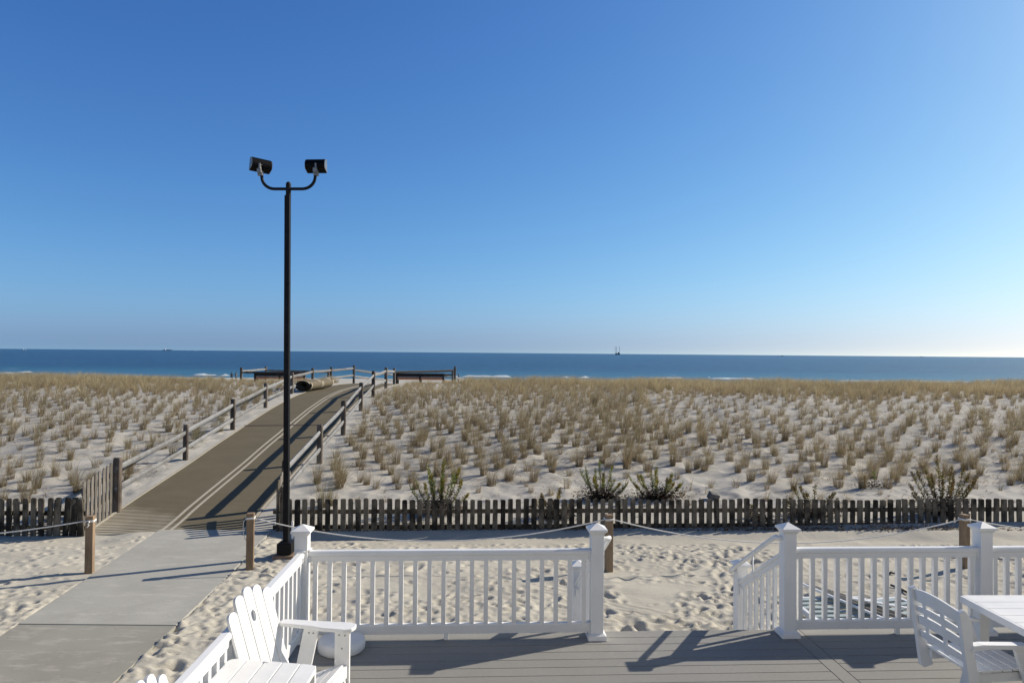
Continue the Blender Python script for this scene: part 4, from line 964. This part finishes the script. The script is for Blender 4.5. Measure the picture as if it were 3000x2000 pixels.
# dead blades lying on the sand between the clumps
for k in range(24000):
    y = r_.uniform(15.2, 33); x = r_.uniform(-y * .8, y * .8)
    if abs(x - float(path_x(y))) < 2.0 or (y < 17 and r_.random() < .7): continue
    if float(vnoise(np.array([x]), np.array([y]), 1.6, 66, 1)[0]) < -.12: continue
    a = r_.gauss(.15, .7) + (math.pi if r_.random() < .5 else 0); ln = r_.uniform(.12, .42); c0 = Vector((x, y, gz(x, y) + .012)); d = Vector((math.cos(a), math.sin(a), 0)); wd = Vector((-d.y, d.x, 0)) * .0065
    V = []
    for q_ in range(3):
        f = q_ / 2; p = c0 + d * ln * f + Vector((0, 0, .10 * ln * 4 * f * (1 - f) + (.05 if r_.random() < .3 else 0) * f)); p.z += gz(p.x, p.y) - c0.z + .012
        V += [tuple(p - wd * (1 - .7 * f)), tuple(p + wd * (1 - .7 * f))]
    VV.append(np.array(V, np.float32)); QQ.append(np.array([[0, 1, 3, 2], [2, 3, 5, 4]]) + nv); nv += 6; cc = PAL[r_.choice((0, 2, 4, 4))] * r_.uniform(.6, 1.0); CC.append(np.tile(cc, (6, 1)).astype(np.float32))
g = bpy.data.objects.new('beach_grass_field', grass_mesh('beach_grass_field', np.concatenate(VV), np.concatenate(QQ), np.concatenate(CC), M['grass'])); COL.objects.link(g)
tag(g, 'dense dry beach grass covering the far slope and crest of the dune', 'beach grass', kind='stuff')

# ------------------------------------------------------------------ goldenrod bushes
def goldenrod(px, Yd, wpx, hpx, n, lab, seed, tone='green', low=False):
    n = int(n * 1.3)
    r_ = random.Random(seed); p = at(px, 1400, Y=Yd); x0 = p.x; W_ = wpx * Yd / FPX; H_ = hpx * Yd / FPX
    t_ = thing('goldenrod_bush', (x0, Yd, gz(x0, Yd) - .02), 0, lab, 'bush', 'goldenrod bushes on the dune above the picket fence')
    sv, sf, sc, lv, lf, lc, fv, ff, fc = [], [], [], [], [], [], [], [], []
    greens = [(.16, .19, .035), (.24, .26, .05), (.30, .28, .06), (.09, .11, .03)]; browns = [(.035, .025, .018), (.055, .035, .02), (.02, .018, .012), (.10, .055, .03)]
    if tone == 'brown': greens = [(.20, .16, .06), (.24, .22, .08), (.13, .11, .05), (.26, .19, .06)]
    for k in range(n):
        f0 = max(-1, min(1, (k + .5) / n * 2 - 1 + r_.gauss(0, .12))); ang = f0 * (.75 if not low else 1.15) + r_.gauss(0, .12); tip = Vector((W_ / 2 * f0 * 1.0 + r_.gauss(0, .04), r_.gauss(0, .14), H_ * (1 - .35 * abs(f0) ** 1.5) * r_.uniform(.5, 1.04)))
        base = Vector((f0 * .12, r_.gauss(0, .05), 0)); mid = base.lerp(tip, .5) + Vector((f0 * .10 + r_.gauss(0, .02), 0, -.06 * abs(f0)))
        if low: mid.z += .08
        pts = [base * (1 - t) ** 2 + mid * 2 * t * (1 - t) + tip * t * t for t in [i / 12 for i in range(13)]]
        mb = MB().tube(pts, [.008 - .005 * i / 12 for i in range(13)], 5); o_ = len(sv); sv += mb.v; sf += [tuple(i + o_ for i in f) for f in mb.f]
        Lh = sum((pts[i + 1] - pts[i]).length for i in range(12)); nl = int(Lh * 160)
        for q_ in range(nl):
            t = .08 + .92 * (q_ + r_.random()) / nl; i = min(11, int(t * 12)); pp = pts[i].lerp(pts[i + 1], t * 12 - i); tg = (pts[i + 1] - pts[i]).normalized()
            a = q_ * 2.4; sd = Vector((math.cos(a), math.sin(a), 0)); dr = (sd * (1.0 if t < .8 else .7) + tg * (.8 if t > .4 else .1) + Vector((0, 0, -.25 if t < .4 else .1))).normalized()
            ln = (.085 if t > .35 else .06) * r_.uniform(.6, 1.15) * (1 if t < .9 else .6); wd = ln * .12; nn = dr.cross(Vector((r_.uniform(-1, 1), r_.uniform(-1, 1), 1))).normalized() * wd
            c = r_.choice(greens) if t > .42 + r_.gauss(0, .12) else r_.choice(browns); c = tuple(v * r_.uniform(.8, 1.3) for v in c)
            o_ = len(lv); lv += [pp, pp + dr * ln * .5 + nn, pp + dr * ln, pp + dr * ln * .5 - nn]; lf.append((o_, o_ + 1, o_ + 2, o_ + 3)); lc += [c] * 4
        if r_.random() < (.55 if tone == 'green' else .75):
            for q_ in range(34):
                t = r_.uniform(.80, 1.0); i = min(11, int(t * 12)); pp = pts[i].lerp(pts[i + 1], t * 12 - i) + Vector((r_.gauss(0, .018), r_.gauss(0, .018), r_.gauss(0, .02)))
                c = r_.choice([(.48, .34, .03), (.38, .29, .04), (.28, .26, .05), (.45, .22, .04)]) if tone == 'green' else r_.choice([(.26, .14, .04), (.16, .09, .035), (.22, .16, .05)])
                s = .012; o_ = len(fv); fv += [pp + Vector((-s, 0, -s)), pp + Vector((s, 0, -s * .5)), pp + Vector((s * .5, s, s)), pp + Vector((-s * .6, -s, s))]; ff += [(o_, o_ + 1, o_ + 2, o_ + 3)]; fc += [c] * 4
    # debris of dead leaves low in the bush
    for q_ in range(int(n * 130)):
        pp = Vector((r_.gauss(0, W_ * .2), r_.gauss(0, .12), abs(r_.gauss(0, H_ * .14)))); dr = Vector((r_.uniform(-1, 1), r_.uniform(-1, 1), r_.uniform(-.3, .8))).normalized(); nn = dr.cross(Vector((r_.uniform(-1, 1), r_.uniform(-1, 1), 1))).normalized() * .012; ln = r_.uniform(.03, .08)
        o_ = len(lv); lv += [pp, pp + dr * ln * .5 + nn, pp + dr * ln, pp + dr * ln * .5 - nn]; lf.append((o_, o_ + 1, o_ + 2, o_ + 3)); lc += [r_.choice(browns)] * 4
    b = MB(); b.v = sv; b.f = sf; b.build('stems', simple('bush_stem', (.06, .045, .025)), t_)
    ff = [tuple(i + len(lv) for i in f) for f in ff]; lv = lv + fv; lf = lf + ff; lc = lc + fc
    for nm, v_, f_, c_ in (('foliage', lv, lf, lc),):
        if not v_: continue
        me = bpy.data.meshes.new(nm); me.from_pydata([tuple(q_) for q_ in v_], [], f_); ca_ = me.color_attributes.new('col', 'FLOAT_COLOR', 'POINT'); ca_.data.foreach_set('color', np.concatenate([np.array(c_), np.ones((len(c_), 1))], 1).astype(np.float32).ravel())
        me.materials.append(M['leaf']); o = bpy.data.objects.new(nm, me); COL.objects.link(o); o.parent = t_
goldenrod(1285, 14.9, 165, 170, 13, 'tall green goldenrod bush with yellow tips, leftmost behind the long picket fence', 1)
goldenrod(1762, 15.9, 150, 120, 12, 'green goldenrod bush with a dark tangled base, in the middle of the dune foot', 2)
goldenrod(1925, 15.9, 165, 115, 12, 'goldenrod bush with brownish tips, just right of the green bush in the middle', 3, 'green')
goldenrod(1625, 14.7, 150, 85, 8, 'low bronze goldenrod bush poking over the pickets left of the railing gap', 4, 'brown', True)
goldenrod(2375, 14.8, 200, 95, 10, 'low spreading olive goldenrod bush over the pickets above the stair railing', 5, 'brown', True)
goldenrod(2758, 14.9, 180, 175, 15, 'large goldenrod bush with tall brown stalks at the right, behind the pickets', 6, 'brown')
goldenrod(2560, 16.8, 110, 50, 2, 'small sparse goldenrod between the two right bushes', 7, 'green')
goldenrod(2225, 14.6, 70, 45, 5, 'tiny goldenrod sprig beside the pickets left of the spreading bush', 8, 'brown', True)

# ------------------------------------------------------------------ people on the beach beyond the dune
def person(px, Yd, pytop, lab, seed, coat, legs):
    r_ = random.Random(seed); top = at(px, pytop, Y=Yd); g = float(Hs(top.x, Yd)); h = 1.74
    t_ = thing('person', (top.x, Yd, g), R(160 + 30 * seed), lab, 'person', 'people on the beach beyond the dune')
    J = [((0, 0, .95), .13), ((0, 0, 1.15), .12), ((0, 0, 1.38), .14), ((0, 0, 1.50), .055), ((0, .01, 1.58), .075), ((0, .01, 1.68), .085), ((0, 0, 1.735), .05),
         ((.17, 0, 1.42), .055), ((.24, .02, 1.14), .042), ((.25, .10, .92), .03), ((.25, .12, .84), .028), ((-.17, 0, 1.42), .055), ((-.25, .0, 1.14), .042), ((-.22, .12, .95), .03), ((-.21, .15, .87), .028),
         ((.10, 0, .88), .09), ((.12, .03, .48), .06), ((.12, -.02, .08), .042), ((.13, .12, .03), .03), ((-.10, 0, .88), .09), ((-.12, .0, .48), .06), ((-.13, -.03, .08), .042), ((-.14, .11, .03), .03)]
    E = [(0, 1), (1, 2), (2, 3), (3, 4), (4, 5), (5, 6), (2, 7), (7, 8), (8, 9), (9, 10), (2, 11), (11, 12), (12, 13), (13, 14), (0, 15), (15, 16), (16, 17), (17, 18), (0, 19), (19, 20), (20, 21), (21, 22)]
    me = bpy.data.meshes.new('body'); me.from_pydata([j[0] for j in J], E, []); o = bpy.data.objects.new('body', me); COL.objects.link(o); o.parent = t_
    md = o.modifiers.new('skin', 'SKIN'); sv = me.skin_vertices[0].data
    for i, j in enumerate(J): sv[i].radius = (j[1], j[1] * .8)
    sv[0].use_root = True; sb = o.modifiers.new('sub', 'SUBSURF'); sb.levels = 1; sb.render_levels = 1; me.materials.append(simple('dark_clothes', legs))
    MB().lathe([(.155, .80), (.165, .95), (.15, 1.15), (.175, 1.36), (.13, 1.46), (.06, 1.50)], 14).build('jacket', simple('jacket', coat), t_, smooth=True)
    MB().lathe([(.075, 1.62), (.095, 1.66), (.092, 1.72), (.06, 1.765), (.01, 1.775)], 12, (0, -.012, 0)).build('hair', simple('dark_hair', (.03, .02, .015)), t_, smooth=True)
person(679, 122, 1091.5, 'taller person in dark clothes standing by the surf left of the lookout', 1, (.03, .035, .05), (.02, .02, .025))
person(692, 126, 1095.5, 'shorter person in greyish jacket beside the surf left of the lookout', 2, (.16, .16, .16), (.03, .03, .04))

# ------------------------------------------------------------------ vessels on the horizon
SEA = -2.5
hz = simple('distant_hull', (.10, .14, .18)); wh = simple('boat_white', (.8, .8, .8)); gr = simple('rig_steel', (.12, .16, .19))
def sea_at(px, Yd): p = at(px, 1030, Y=Yd); return p.x, Yd
x, y = sea_at(1808.8, 4200)
t_ = thing('jackup_rig', (x, y, SEA), 0, 'jack-up rig with three tall legs standing on the horizon', 'rig')
k = 4200 / FPX
MB().prism([(-12, 3.5), (14, 3.5), (14.5, 10), (4, 10), (2, 6.5), (-10, 7)], -10, 10, lambda u, v, w_: Vector((u, w_, v))).box((0, 0, 2), (22, 14, 3.6)).build('hull', hz, t_)
MB().box((6, 0, 13), (7, 8, 6)).box((-8, 0, 9), (4, 6, 5)).build('deckhouse', gr, t_)
for lx_, ly_ in ((-12.8, 6), (-6.0, -8), (13.2, 3)):
    b = MB()
    for a in range(3):
        cx, cy = lx_ + .75 * math.cos(a * 2.1), ly_ + .75 * math.sin(a * 2.1); b.tube([(cx, cy, -2), (cx, cy, 51)], .42, 6)
    for z in range(2, 50, 3): b.tube([(lx_ - .75, ly_, z), (lx_ + .75, ly_, z + 1.5)], .2, 4)
    b.build('leg', gr, t_)
def ship(px, Yd, Ln, lab, hull, sup, group=None, nm='cargo_ship', hh=.06):
    x, y = sea_at(px, Yd); t_ = thing(nm, (x, y, SEA), R(4), lab, 'ship' if Ln > 40 else 'boat', group); h = Ln * hh
    prof = [(-Ln / 2, h), (-Ln / 2 + h * .4, -1), (Ln / 2 - h * 1.2, -1), (Ln / 2, h * 1.25), (Ln / 2 - h * 2, h)]
    MB().prism(prof, -Ln * .07, Ln * .07, lambda u, v, w_: Vector((u, w_, v))).build('hull', hull, t_)
    MB().box((-Ln * .22, 0, h * 1.7), (Ln * .13, Ln * .11, h * 1.4)).box((-Ln * .22, 0, h * 2.6), (Ln * .04, Ln * .04, h * .8)).build('superstructure', sup, t_)
    MB().box((Ln * .12, 0, h * 1.25), (Ln * .42, Ln * .1, h * .55)).build('deck_load' if Ln > 40 else 'cabin', hull if Ln > 40 else sup, t_)
ship(490, 8000, 118, 'blue grey cargo ship on the horizon left of the lamp post', simple('ship_blue', (.09, .16, .25)), wh)
ship(71, 2600, 14, 'small white boat on the horizon at far left', wh, wh, 'small boats on the horizon', 'motor_boat', .16)
ship(573, 5200, 14, 'tiny white boat on the horizon between the cargo ship and the lamp post', wh, wh, 'small boats on the horizon', 'motor_boat', .16)
ship(2292, 3600, 13, 'dark boat on the horizon midway right', hz, hz, 'small boats on the horizon', 'motor_boat', .14)
ship(2275, 2400, 9, 'white boat just left of the dark boat on the horizon', wh, wh, 'small boats on the horizon', 'motor_boat', .12)
ship(2700, 6500, 41, 'faint dark ship low on the horizon at far right', hz, gr, None, 'cargo_ship', .06)
ship(1960, 1100, 5, 'small white skiff on the sea right of the rig', wh, wh, 'small boats on the horizon', 'motor_boat', .2) if False else None
